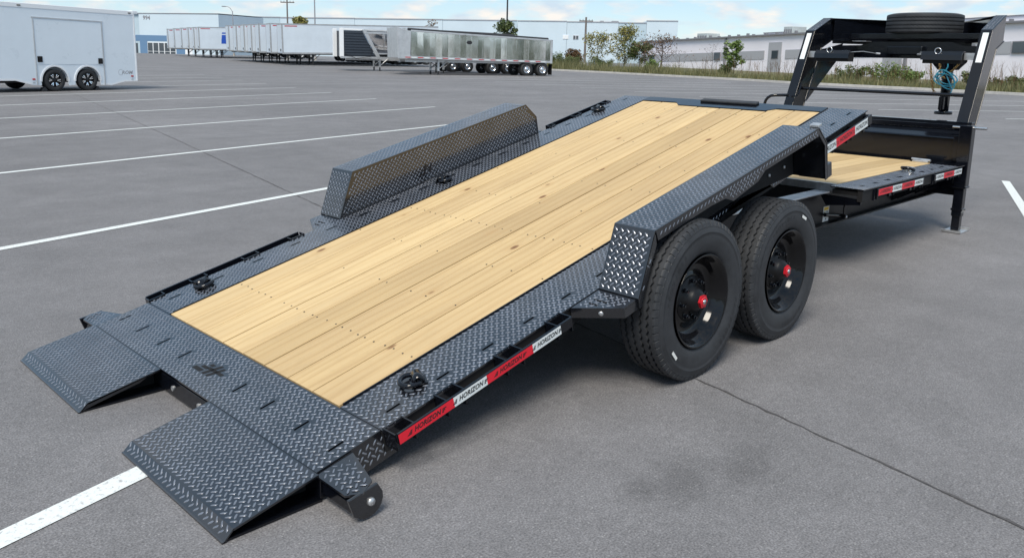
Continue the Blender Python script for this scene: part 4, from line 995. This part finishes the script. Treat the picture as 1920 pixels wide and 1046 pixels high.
for s_, lb, gp in spots:
    p = o0+rowd*s_
    if gp == 1: lb = 'white box semi trailer, %s from the long plain one towards the blue-logo one' % ORD[cnt[1]]; cnt[1] += 1; gr_ = 'box trailers between the long one and the logo one'
    elif gp == 2: lb = 'white box semi trailer, %s beyond the blue-logo one towards building 994' % ORD[cnt[2]]; cnt[2] += 1; gr_ = 'box trailers beyond the logo one'
    else: gr_ = None
    box_trailer(p.x, p.y, lb, gr_, logo=(s_ == 34.4), pitch=R(-1.0) if s_ == -1.9 else R(-.6), H=3.95 if s_ == -1.9 else 4.05)

def dump_trailer(ox, oy, label, L=12.6, H0=3.1, H1=2.72, polished=True, group=None):
    T = tr(ox, oy, gz(ox, oy)) @ rz(AX); W_ = 2.5
    r = thing('dump_semi_trailer', label, 'semi trailer', T, group)
    sm_ = 'polished' if polished else 'alu'
    # tub: sides polished, inclined front
    x0 = 1.05
    mb = MB()
    V = [(x0, 0, 1.35), (L-.1, 0, 1.20), (L-.1, 0, H1), (x0, 0, H0)]
    # side sheet in many shallow panels
    n = 24; Vs = []
    for k in range(n+1):
        f__ = k/n; xx = x0+(L-.1-x0)*f__; zb = 1.35-.15*f__; zt = H0+(H1-H0)*f__
        Vs += [(xx, .012 if k % 2 else 0.0, zb), (xx, .012 if k % 2 else 0.0, zt)]
    mb.add(Vs, [(2*k, 2*k+2, 2*k+3, 2*k+1) for k in range(n)])
    obj('tub_side', mb, sm_, r, T)
    obj('tub_side', MB().box((x0, W_-.03, 1.25), (L-.1, W_, H1)), sm_, r, T)
    obj('tub_floor', MB().box((x0, .03, 1.22), (L-.1, W_-.03, 1.30)), 'alu', r, T)
    obj('tub_front', MB().prism([(0, -.02, H0+.28), (.05, -.02, 1.20), (.12, -.02, 1.20), (1.0, -.02, 1.20), (1.04, -.02, H0), (.55, -.02, H0+.10)], (0, W_+.04, 0)), 'alu', r, T, .02)
    for k in range(1, 12): obj('side_stake', MB().box((x0+k*(L-.3-x0)/12-.02, -.012, 1.38-.15*k/12), (x0+k*(L-.3-x0)/12+.02, -.001, H0+(H1-H0)*k/12-.1)), 'polished', r, T)
    obj('top_rail', MB().prism([(x0, -.05, H0-.02), (L, -.05, H1-.02), (L, -.05, H1+.10), (x0, -.05, H0+.10)], (0, .13, 0)), 'alu', r, T, .02)
    obj('tarp_roll', MB().tube([(x0, .75, H0+.16), (L, .75, H1+.16)], .10, 10), 'dark', r, T)
    b = MB().prism([(0.05, -.045, 1.18), (L, -.045, 1.03), (L, -.045, 1.19), (0.05, -.045, 1.36)], (0, .035, 0)); obj('bottom_rail', b, 'alu', r, T)
    tp = MB()
    for k in range(24):
        tp.cur = k % 2; xa = .6+k*.48; tp.add([(xa, -.0465, 1.235-.0118*xa), (xa+.4, -.0465, 1.235-.0118*(xa+.4)), (xa+.4, -.0465, 1.295-.0118*(xa+.4)), (xa, -.0465, 1.295-.0118*xa)], [(0, 1, 2, 3)])
    obj('conspicuity_tape', tp, ['lens_red', 'tape_white'], r, T)
    obj('frame_rail', MB().box((.8, .5, .92), (L-.2, .66, 1.10)).box((.8, 1.84, .92), (L-.2, 2.0, 1.10)), 'alu', r, T)
    obj('rear_post', MB().box((L-.14, -.05, 1.0), (L+.02, .12, H1+.08)), 'alu', r, T, .01)
    obj('emblem_disc', MB().lathe([(-.001, .0), (-.02, .0), (-.02, .17), (-.001, .17)], 20, 'y', False, tr(5.6, -.015, 2.42) @ Matrix.Diagonal((1.25, 1, .8, 1))), 'dark', r, T)
    obj('mudflap', MB().box((L+.02, .05, .12), (L+.05, .65, .95)), 'matte', r, T)
    leg(r, T, 3.3, W_, 'alu'); bogie(r, T, (L-2.15, L-.78), SRIM, W_)
    return r
ax2 = Vector((math.cos(AX), math.sin(AX)))
p = Vector((38.87, 43.68))-ax2*3.35; dump_trailer(p.x, p.y-.35, 'polished aluminium dump semi trailer mirroring the lot, parked next to the weeds')
p = Vector((39.21, 47.58))-ax2*1.2; dump_trailer(p.x+.9, p.y-.3, 'dull aluminium dump semi trailer mostly hidden behind the polished one', L=9.6, H0=3.15, H1=3.0, polished=False)
# round-bodied dump trailer with the dark ribbed front bay
p = Vector((39.84, 51.87))-ax2*3.35; T = tr(p.x, p.y, gz(*p)) @ rz(AX)
r = thing('round_dump_semi_trailer', 'round-sided stainless dump semi trailer with a dark ribbed front bay', 'semi trailer', T)
obj('front_post', MB().box((-.08, -.02, 1.1), (.24, .22, 3.35)), 'white_trim', r, T, .02); obj('front_post', MB().box((-.08, 2.28, 1.1), (.24, 2.52, 3.35)), 'white_trim', r, T, .02); obj('front_beam', MB().box((.245, .0, 3.2), (1.9, .1, 3.32)), 'white_trim', r, T, .02)
obj('front_bay', MB().prism([(.26, .03, 1.15), (.26, .03, 3.18), (1.75, .03, 3.18), (2.85, .03, 1.15)], (0, 2.4, 0)), 'navy_ribs', r, T)
for k in range(9): obj('bay_rib', MB().box((.28, -.01, 1.25+k*.215), (2.72-k*.115, .029, 1.33+k*.215)), 'navy_ribs', r, T, .012)
obj('slanted_post', MB().prism([(1.72, -.03, 3.3), (2.02, -.03, 3.3), (3.25, -.03, 1.1), (2.92, -.03, 1.1)], (0, .12, 0)), 'alu', r, T, .01)
mb = MB(); mb.smooth = True; V = []
for x in (2.0, 2.1, 4.0, 12.0, 12.1):
    for k in range(17):
        a = math.pi*(k/16); rr = 1.24 if x not in (2.0, 12.1) else 1.20
        V.append((x+(1.25*math.sin(a)*.9 if x < 2.2 else 0), 1.25-rr*math.cos(a), 3.0-1.55*rr/1.24*math.sin(a)))
mb.add(V, [(i*17+k, (i+1)*17+k, (i+1)*17+k+1, i*17+k+1) for i in range(4) for k in range(16)])
obj('round_tub', mb, 'polished', r, T)
obj('top_rail', MB().box((1.9, -.05, 2.98), (12.1, .10, 3.12)).box((1.9, 2.4, 2.98), (12.1, 2.55, 3.12)), 'alu', r, T)
obj('tarp_roll', MB().tube([(1.7, .3, 3.22), (12.0, .3, 3.18)], .10, 10), 'box_grey', r, T)
obj('tub_strap', MB().tube([(3.6, .02, 3.0), (3.62, -.03, 2.4), (3.62, .35, 1.7)], .02, 6), 'alu', r, T)
obj('air_hoses', MB().tube([(.3, -.04, 1.35), (1.2, -.1, 1.0), (2.4, -.1, 1.15), (2.5, -.05, 1.9), (2.2, -.03, 2.2)], .02, 6), 'dark', r, T)
obj('bottom_rail', MB().box((-.05, -.02, 1.0), (12.0, .05, 1.15)), 'alu', r, T)
obj('frame_rail', MB().box((.5, .5, .85), (12, .66, 1.05)), 'alu', r, T)
leg(r, T, 3.3, 2.5, 'alu'); bogie(r, T, (9.6, 10.95), SRIM, 2.5)

# ================================================================== buildings
def wall_frame(A, B):
    A, B = Vector((A[0], A[1], 0)), Vector((B[0], B[1], 0)); u = (B-A).normalized()
    T = Matrix.Identity(4); n_ = Vector((u.y, -u.x, 0))
    if n_.dot(C0-A) < 0: n_ = -n_
    for i in range(3): T[i][0] = u[i]; T[i][1] = -n_[i]; T[i][2] = (0, 0, 1)[i]
    T.translation = A; return T, (B-A).length
def quadbox(mb, x0, x1, z00, z01, z10, z11, y0, y1):
    """wall piece between x0..x1 whose bottom/top heights are z00,z01 at x0 and z10,z11 at x1"""
    return mb.prism([(x0, y0, z00), (x1, y0, z10), (x1, y0, z11), (x0, y0, z01)], (0, y1-y0, 0))
def quadmesh(name, pieces, mt, parent, T, bev=0):
    mb = MB()
    for q in pieces: quadbox(mb, *q)
    me = mb.mesh(name, mt); b = bmesh.new(); b.from_mesh(me); bmesh.ops.recalc_face_normals(b, faces=b.faces[:]); b.to_mesh(me); b.free()
    return link(name, me, parent, T, bev)
# right: low white building with a grey band
T, LL = wall_frame((95.77, 66.33), (71.93, 13.48))
BR = thing('white_warehouse', 'low white warehouse with grey band and grey door bays behind the weeds', 'building', T)
L2 = LL+34; zr = lambda x: 3.88+.0188*x; zb_ = lambda x: 2.15+.0215*x+.0
quadmesh('wall', [(0, L2, -.8, zr(0), -.5, zr(L2), 0, 30)], 'wall_white', BR, T)
quadmesh('roof_edge', [(-.3, L2, zr(0)+.001, zr(0)+.16, zr(L2)+.001, zr(L2)+.16, -.3, 30)], 'roof_trim', BR, T)
quadmesh('parapet', [(15, 28, zr(15)+.2, zr(15)+1.0, zr(28)+.2, zr(28)+.95, 9, 10), (28.01, L2, zr(28)+.2, zr(28)+1.25, zr(L2)+.2, zr(L2)+1.3, 9, 10)], 'wall_white', BR, T)
quadmesh('parapet_cap', [(15, 28, zr(15)+1.0, zr(15)+1.08, zr(28)+.951, zr(28)+1.03, 8.9, 10), (28.01, L2, zr(28)+1.251, zr(28)+1.33, zr(L2)+1.301, zr(L2)+1.38, 8.9, 10)], 'roof_trim', BR, T)
bt = lambda x: 2.12+.0255*x; bb = lambda x: 1.17+.0255*x
for x0, x1 in ((-.0, 17.4), (18.95, 27.0), (30.5, 44.0), (46.2, 56.8), (60, 72)): quadmesh('grey_band', [(x0, x1, bb(x0), bt(x0), bb(x1), bt(x1), -.05, -.002)], 'wall_grey', BR, T)
for x0, x1 in ((27.72, 29.85), (44.1, 46.25), (73, 75.2)): quadmesh('door_bay', [(x0, x1, -.5, 2.95+.026*x0, -.5, 2.95+.026*x1, -.08, -.003)], 'wall_grey', BR, T)
for x0, x1 in ((2.4, 3.7), (17.55, 18.85), (28.3, 29.45), (44.6, 45.8), (56.92, 59.0)):
    wn = quadmesh('window', [(x0, x1, bb(x0), bt(x0), bb(x1), bt(x1), -.11, -.06 if x0 not in (28.3, 44.6) else -.085)], 'roof_trim', BR, T)
    quadmesh('pane', [(x0+.08, x1-.08, bb(x0)+.07, bt(x0)-.07, bb(x1)+.07, bt(x1)-.07, -.13, -.112)], 'glass', wn, T)
for x in (19.8, 46.75, 68): obj('downpipe', MB().box((x-.12, -.2, -.4), (x+.12, -.005, zr(x)-.02)), 'roof_trim', BR, T)
for k in range(30):
    x = 7+k*1.75+random.uniform(-.4, .4); obj('roof_vent', MB().box((x-.1, .4, zr(x)+.16), (x+.1, .7, zr(x)+.16+random.choice((.16, .22, .28)))), 'roof_trim', BR, T)
for x, w_, h_ in ((7.2, 2.4, .85), (24.5, 1.5, 1.0)):
    u = obj('rooftop_unit', MB().box((x-w_/2, 5, zr(x)+.3), (x+w_/2, 7, zr(x)+.3+h_)), 'roof_unit', BR, T, .03)
    for k in range(4): obj('unit_louvre', MB().box((x-w_/2+.1+k*w_/4.1, 4.96, zr(x)+.45), (x-w_/2+k*w_/4.1+w_/5, 4.995, zr(x)+h_)), 'roof_trim', u, T)
    obj('unit_curb', MB().box((x-w_/2+.1, 5.1, zr(x)), (x+w_/2-.1, 6.9, zr(x)+.3)), 'roof_trim', BR, T)

# centre: long pale-blue tilt-up warehouse
T, LL = wall_frame((97.0, 196.6), (177.4, 114.5))
BL = thing('long_warehouse', 'long pale blue warehouse stretching behind the parked semi trailers', 'building', T)
fx_ = lambda px: (px-411)/(1271-411)*LL
zt = lambda x: 9.25+.0113*x
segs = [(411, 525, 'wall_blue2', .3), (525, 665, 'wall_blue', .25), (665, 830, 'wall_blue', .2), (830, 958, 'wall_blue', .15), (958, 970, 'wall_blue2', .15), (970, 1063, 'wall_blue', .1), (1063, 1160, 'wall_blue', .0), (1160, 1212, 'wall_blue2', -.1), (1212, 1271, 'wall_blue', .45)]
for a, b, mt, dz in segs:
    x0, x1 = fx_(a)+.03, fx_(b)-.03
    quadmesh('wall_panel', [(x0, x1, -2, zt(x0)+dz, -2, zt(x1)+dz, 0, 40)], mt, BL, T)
    quadmesh('roof_coping', [(x0, x1, zt(x0)+dz+.001, zt(x0)+dz+.22, zt(x1)+dz+.001, zt(x1)+dz+.22, -.12, .5)], 'wall_grey', BL, T)
for a, b, mt in ((1056, 1066.5, 'glass_pale'), (1075, 1085.5, 'glass'), (1136, 1146.5, 'glass_pale')):
    x0, x1 = fx_(a), fx_(b); wn = quadmesh('window', [(x0, x1, 6.05, 7.05, 6.07, 7.07, -.1, -.002)], 'wall_white', BL, T)
    for k in (0, 1): quadmesh('pane', [(x0+.06+k*(x1-x0)/2, x0+(k+1)*(x1-x0)/2-.06, 6.12, 6.98, 6.13, 6.99, -.13, -.102)], mt, wn, T)
for px, w_ in ((1128, .8), (1150, 1.6)): obj('roof_hatch', MB().box((fx_(px), 3, zt(fx_(px))), (fx_(px)+w_, 5, zt(fx_(px))+.55)), 'roof_trim', BL, T)

# left: building numbered 994
T, LL = wall_frame((67.7, 172.2), (75.9, 153.85))
B9 = thing('numbered_building', 'pale blue building numbered 994 with blue band and dark glass entrance', 'building', T)
quadmesh('wall', [(0, LL, .2, 8.42, .3, 8.29, 0, 14)], 'wall_blue', B9, T)
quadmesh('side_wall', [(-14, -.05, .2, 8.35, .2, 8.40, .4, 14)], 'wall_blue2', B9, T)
quadmesh('blue_band', [(0, LL, 2.95, 4.12, 2.95, 4.0, -.06, -.002), (-14, -.06, 2.95, 4.12, 2.95, 4.12, .34, .398)], 'navy', B9, T)
for a, b in ((.0, 1.9), (9.4, 11.5)): quadmesh('blue_pier', [(a, b, .2, 2.949, .2, 2.949, -.06, -.002)], 'navy', B9, T)
quadmesh('white_door', [(11.6, 13.4, .3, 2.6, .3, 2.6, -.06, -.002)], 'white_trim', B9, T)
quadmesh('roof_coping', [(-14, LL, 8.421, 8.60, 8.431, 8.50, -.1, 14.2)], 'wall_grey', B9, T)
for k in range(5):
    x = 2.0+k*1.46; wn = quadmesh('window', [(x, x+1.42, .3, 2.7, .3, 2.7, -.09, -.002)], 'white_trim', B9, T)
    quadmesh('pane', [(x+.10, x+1.32, .40, .85, .40, .85, -.12, -.092), (x+.10, x+1.32, .95, 2.60, .95, 2.60, -.12, -.092)], 'glass', wn, T)
quadmesh('side_window', [(-5, -1.0, .4, 2.5, .4, 2.5, .33, .396)], 'glass', B9, T)
vx, fx2 = text_geo('994', 1.15, 0, 1.1, 1.0, .03)
obj('house_number', MB().add([(2.05+x, -.02, 7.55+y) for x, y in vx], fx2), 'roof_trim', B9, T)

# ================================================================== poles
def pole(x, y, h, r_, mt, label, name='street_lamp', arm=None, cross=False, cat='pole'):
    z = gz(x, y); T = tr(x, y, z); o = thing(name, label, cat, T)
    obj('pole_shaft', MB().tube([(0, 0, -.2), (0, 0, h*.5), (0, 0, h)], [r_, r_*.85, r_*.7], 12), mt, o, T)
    obj('pole_base', MB().lathe([(-.1, r_*1.9), (.5, r_*1.8), (.52, 0)], 14, 'z', False), 'kerb', o, T)
    if arm:
        a = obj('lamp_arm', MB().tube([(0, 0, h-.1), (arm[0]*.25, arm[1]*.25, h+.45), (arm[0]*.6, arm[1]*.6, h+.75), (arm[0], arm[1], h+.78)], .05, 8), mt, o, T)
        obj('lamp_head', MB().box((arm[0]-.45, arm[1]-.14, h+.68), (arm[0]+.25, arm[1]+.14, h+.82)), mt, a, T, .03)
    if cross:
        u = RH; obj('cross_arm', MB().prism([(-u.x*.9-.06*u.y, -u.y*.9, h-.55), (u.x*.9-.06*u.y, u.y*.9, h-.55), (u.x*.9-.06*u.y, u.y*.9, h-.42), (-u.x*.9-.06*u.y, -u.y*.9, h-.42)], (FH.x*.1, FH.y*.1, 0)), mt, o, T)
        for k in (-.8, -.4, .4, .8): obj('insulator', MB().lathe([(0, .04), (.14, .05), (.18, .0)], 8, 'z', False, tr(u.x*k, u.y*k, h-.42)), 'box_grey', o, T)
    return o
pole(56.6, 95.0, 7.9, .13, 'wood_pole', 'wooden utility pole with cross arm behind the box trailers', 'utility_pole', cross=True)
pole(59.1, 92.4, 11.0, .10, 'pole', 'tall plain grey lighting mast behind the white box trailers', 'lighting_mast')
pole(76.7, 74.35, 11.5, .13, 'pole_dark', 'tall dark lighting mast behind the polished dump trailer', 'lighting_mast')
pole(83.95, 66.97, 6.4, .17, 'wood_pole', 'grey wooden utility pole standing left of the yellowing tree', 'utility_pole', cross=True)
pole(65.9, 128.3, 7.4, .10, 'pole', 'grey street lamp with curved arm behind the box trailers', 'street_lamp', arm=(-RH.x*1.3, -RH.y*1.3), cat='street lamp')
# overhead wire
P0, P1 = Vector((83.95, 66.97, 5.9)), Vector((20, 190, 9))

# ================================================================== plants
def leaf_cloud(mb, centre, rad, nleaf, size, flat=1.0):
    c_ = Vector(centre)
    for _ in range(nleaf):
        while True:
            d = Vector((random.uniform(-1, 1), random.uniform(-1, 1), random.uniform(-1, 1)))
            if d.length < 1: break
        p = c_+Vector((d.x*rad[0], d.y*rad[1], d.z*rad[2])); u = Vector((random.gauss(0, 1), random.gauss(0, 1), random.gauss(0, .7))).normalized(); v = u.orthogonal().normalized()
        v.rotate(Matrix.Rotation(random.uniform(0, 6.28), 3, u)); s_ = size*random.uniform(.6, 1.35)
        mb.add([p-u*s_, p+v*s_*.45, p+u*s_, p-v*s_*.45], [(0, 1, 2, 3)])
def tree(x, y, h, spread, mt, label, name, nb=14, nleaf=36, leaf=.16, trunk_r=.09, lean=0.0, bare=False, cat='tree', low=.2):
    z = gz(x, y)+.2; T = tr(x, y, z); o = thing(name, label, cat, T); tk = MB(); cr_ = MB()
    tips = []
    tk.tube([(0, 0, -.3), (lean*.3*h, 0, h*.35), (lean*h*.7, .1, h*.7), (lean*h, 0, h*.97)], [trunk_r, trunk_r*.75, trunk_r*.4, trunk_r*.12], 8)
    for k in range(nb):
        f__ = low+(.93-low)*k/nb; a = k*2.4+random.uniform(-.5, .5); ln = spread*(1.05-.75*abs(f__-.42))*random.uniform(.55, 1.1)
        b = Vector((lean*h*f__, 0, h*f__)); e = b+Vector((math.cos(a)*ln, math.sin(a)*ln, ln*random.uniform(.5, 1.2)))
        if e.z > h*1.02: e.z = h*random.uniform(.9, 1.02)
        m_ = b.lerp(e, .5)+Vector((0, 0, -.05*ln)); tk.tube([b, m_, e], [trunk_r*.4*(1-f__*.6), trunk_r*.22, trunk_r*.06], 5)
        for q in range(3 if bare else 2):
            bb_ = b.lerp(e, random.uniform(.4, .9)); ee = bb_+Vector((random.gauss(0, .3)*ln, random.gauss(0, .3)*ln, random.uniform(.1, .5)*ln)); tk.tube([bb_, ee], [trunk_r*.15, trunk_r*.05], 4); tips.append(ee)
        tips += [e, b.lerp(e, .6), b.lerp(e, .8)]
    obj('trunk', tk, 'bark', o, T)
    for t2 in tips: leaf_cloud(cr_, t2, (spread*.26, spread*.26, spread*.22), int(nleaf*random.uniform(.3, 1.4)), leaf)
    if cr_.v: obj('crown', cr_, mt, o, T)
    return o
def shrub(x, y, h, rad, mt, label, name='shrub', nst=14, nleaf=26, leaf=.10, group=None):
    z = gz(x, y)+.18; T = tr(x, y, z); o = thing(name, label, 'shrub', T, group); st_ = MB(); lf = MB()
    for k in range(nst):
        a = random.uniform(0, 6.28); rr = rad*math.sqrt(random.random()); hh = h*random.uniform(.45, 1.05)*(1-.35*rr/rad)
        p0 = Vector((math.cos(a)*rr*.3, math.sin(a)*rr*.3, -.1)); p1 = Vector((math.cos(a)*rr, math.sin(a)*rr, hh)); pm_ = p0.lerp(p1, .5)+Vector((0, 0, .12*hh))
        st_.tube([p0, pm_, p1], [.018, .012, .004], 4)
        for f__ in (.35, .6, .8, 1.0):
            q = p0.lerp(pm_, f__*2) if f__ < .5 else pm_.lerp(p1, f__*2-1); leaf_cloud(lf, q, (rad*.22, rad*.22, h*.12), int(nleaf*random.uniform(.3, 1.3)), leaf)
    obj('stem', st_, 'bark', o, T); obj('foliage', lf, mt, o, T); return o
tree(80.0, 57.5, 4.55, 1.7, 'leaf_yellow', 'tall yellowing tree with upright crown in the weedy verge', 'young_tree', 34, 17, .13, .06, low=.06)
tree(79.0, 60.9, 3.7, 1.9, 'leaf_yellow', 'shorter yellow-green tree beside the taller one, left of it', 'young_tree', 24, 14, .13, .05, low=.08)
tree(80.0, 55.2, 2.6, 1.7, 'leaf_green', 'low green bushy tree at the foot of the tall yellowing tree', 'young_tree', 14, 40, .14, .06, low=.1)
tree(75.8, 49.3, 3.7, 1.7, 'leaf_brown', 'dark sparse leaning tree against the white warehouse corner', 'sparse_tree', 20, 7, .10, .09, .10, True)
tree(74.6, 50.6, 3.0, 1.5, 'leaf_brown', 'small dark twiggy sapling beside the leaning tree', 'sparse_tree', 14, 4, .10, .06, -.08, True)
tree(65.0, 34.2, 2.75, .9, 'leaf_bright', 'slim bright green sapling in front of the grey band', 'sapling', 13, 22, .13, .04, low=.15)
tree(70.5, 43.6, 2.1, 1.3, 'leaf_brown', 'bare twiggy bush leaning beside the green weeds', 'bare_bush', 9, 1, .08, .035, .25, True, low=.05)
tree(66.8, 37.5, 2.9, 1.2, 'leaf_brown', 'bare thin sapling left of the bright green sapling', 'bare_sapling', 10, 1, .08, .03, .05, True, low=.15)
shrub(75.0, 61.5, 2.2, 1.5, 'leaf_brown', 'reddish brown bush in the verge near the dump trailers', 'brown_bush', 22, 40, .12)
for i, (x, y, h, rad, mt, lb) in enumerate((
    (67.0, 56.8, 2.0, 1.5, 'leaf_green', 'grey-green weed clump right behind the mudflap of the polished dump trailer'),
    (70.5, 58.2, 1.6, 1.5, 'leaf_green', 'low green weed clump beside the reddish brown bush'),
    (73.0, 55.5, 1.5, 1.6, 'leaf_green', 'broad green weed clump between the brown bush and the yellow trees'),
    (71.0, 47.0, 1.3, .9, 'leaf_bright', 'leafy bright green plant under the dark sparse trees'),
    (65.8, 35.6, 1.1, .8, 'leaf_green', 'dark green plant at the foot of the bright sapling'),
    (61.5, 19.9, 1.9, 1.3, 'leaf_bright', 'bright green bush seen through the gooseneck frame'),
    (62.2, 22.6, 1.5, 1.3, 'leaf_green', 'mid green weed clump left of the bright bush behind the gooseneck'),
    (61.5, 18.3, 1.2, 1.2, 'leaf_bright', 'low bright weeds behind the hanging coupler'),
    (60.0, 13.2, 1.3, 1.0, 'leaf_green', 'green weed clump just right of the gooseneck upright'),
    (59.0, 11.2, 1.0, 1.0, 'leaf_green', 'small green weed clump by the kerb at the warehouse windows'))):
    shrub(x, y, h, rad, mt, lb, 'weed_clump', 18, 34, .085)
tree(62.0, 101, 5.2, 1.5, 'leaf_yellow', 'pale olive tree top showing above the box trailers', 'young_tree', 16, 46, .18, .1, low=.35)
tree(72.0, 84.0, 5.6, 1.1, 'leaf_brown', 'thin twiggy tree top showing above the long white box trailer', 'sparse_tree', 12, 3, .14, .07, 0, True, low=.5)
tree(68.0, 66.5, 5.0, 1.4, 'leaf_green', 'green leaning tree top showing above the polished dump trailer', 'young_tree', 12, 30, .18, .08, .15, low=.45)
# grass along the kerb
gr = MB(); tot = []
for i in range(len(KERB)-3):
    a, b = Vector(KERB[i]), Vector(KERB[i+1]); ln = (b-a).length; t = (b-a)/ln; nn_ = Vector((-t.y, t.x))
    for k in range(int(ln*330)):
        s_ = random.uniform(0, ln); dd = .2+abs(random.gauss(0, 1.6)); p = a+t*s_+nn_*dd
        z = gz(*a.lerp(b, s_/ln))+.13+min(dd, 9)*.018; dens = .5+.5*math.sin(p.x*.9+p.y*.55)*math.sin(p.y*.31+1)
        h = random.uniform(.15, .5)*(.6+1.0*dens)*(1+.3*min(dd, 4))*(1.15 if p.y > 38 else .75); ang = random.uniform(0, 6.28); w_ = random.uniform(.012, .03)
        lx, ly = random.gauss(0, .25)*h, random.gauss(0, .25)*h; cx_, cy_ = math.cos(ang)*w_, math.sin(ang)*w_
        gr.add([(p.x-cx_, p.y-cy_, z-.03), (p.x+cx_, p.y+cy_, z-.03), (p.x+lx, p.y+ly, z+h)], [(0, 1, 2)])
stuff(tag(obj('grass', gr, 'grass'), 'dry green grass growing along the far kerb', 'grass'))
# a clump of dead reeds by the kerb and dry stalks
st_ = MB()
for k in range(260):
    i = random.randrange(3, 9); a, b = Vector(KERB[i]), Vector(KERB[i+1]); p = a.lerp(b, random.random())+Vector((1, .35))*random.uniform(1, 4.5)
    h = random.uniform(.6, 1.9); e = Vector((random.gauss(0, .2), random.gauss(0, .2), h)); base = Vector((p.x, p.y, gz(*p)+.15))
    st_.tube([base, base+e*.6, base+e], [.010, .008, .003], 3, False)
    for q in range(3): st_.tube([base+e*random.uniform(.4, .8), base+e+Vector((random.gauss(0, .22), random.gauss(0, .22), random.uniform(-.3, .1)))], [.006, .002], 3, False)
stuff(tag(obj('dry_stalks', st_, 'leaf_brown'), 'thin dry brown weed stalks standing along the far verge', 'weeds'))

# woods behind the photographer, mirrored in the polished trailer and the glossy paint
tl = MB()
for k in range(420):
    a = R(150+k*210/420)+random.uniform(-.01, .01); d = random.uniform(85, 100); h = 6.5+2.5*math.sin(k*.31)+1.5*math.sin(k*.083+1)
    for q in range(3):
        leaf_cloud(tl, (-1+d*math.cos(a), -3.4+d*math.sin(a), h*(.18+.3*q)), (1.6, 1.6, h*.22), 10, .75)
stuff(tag(obj('distant_woods', tl, 'leaf_green'), 'distant line of green woods beyond the lot', 'woods'))
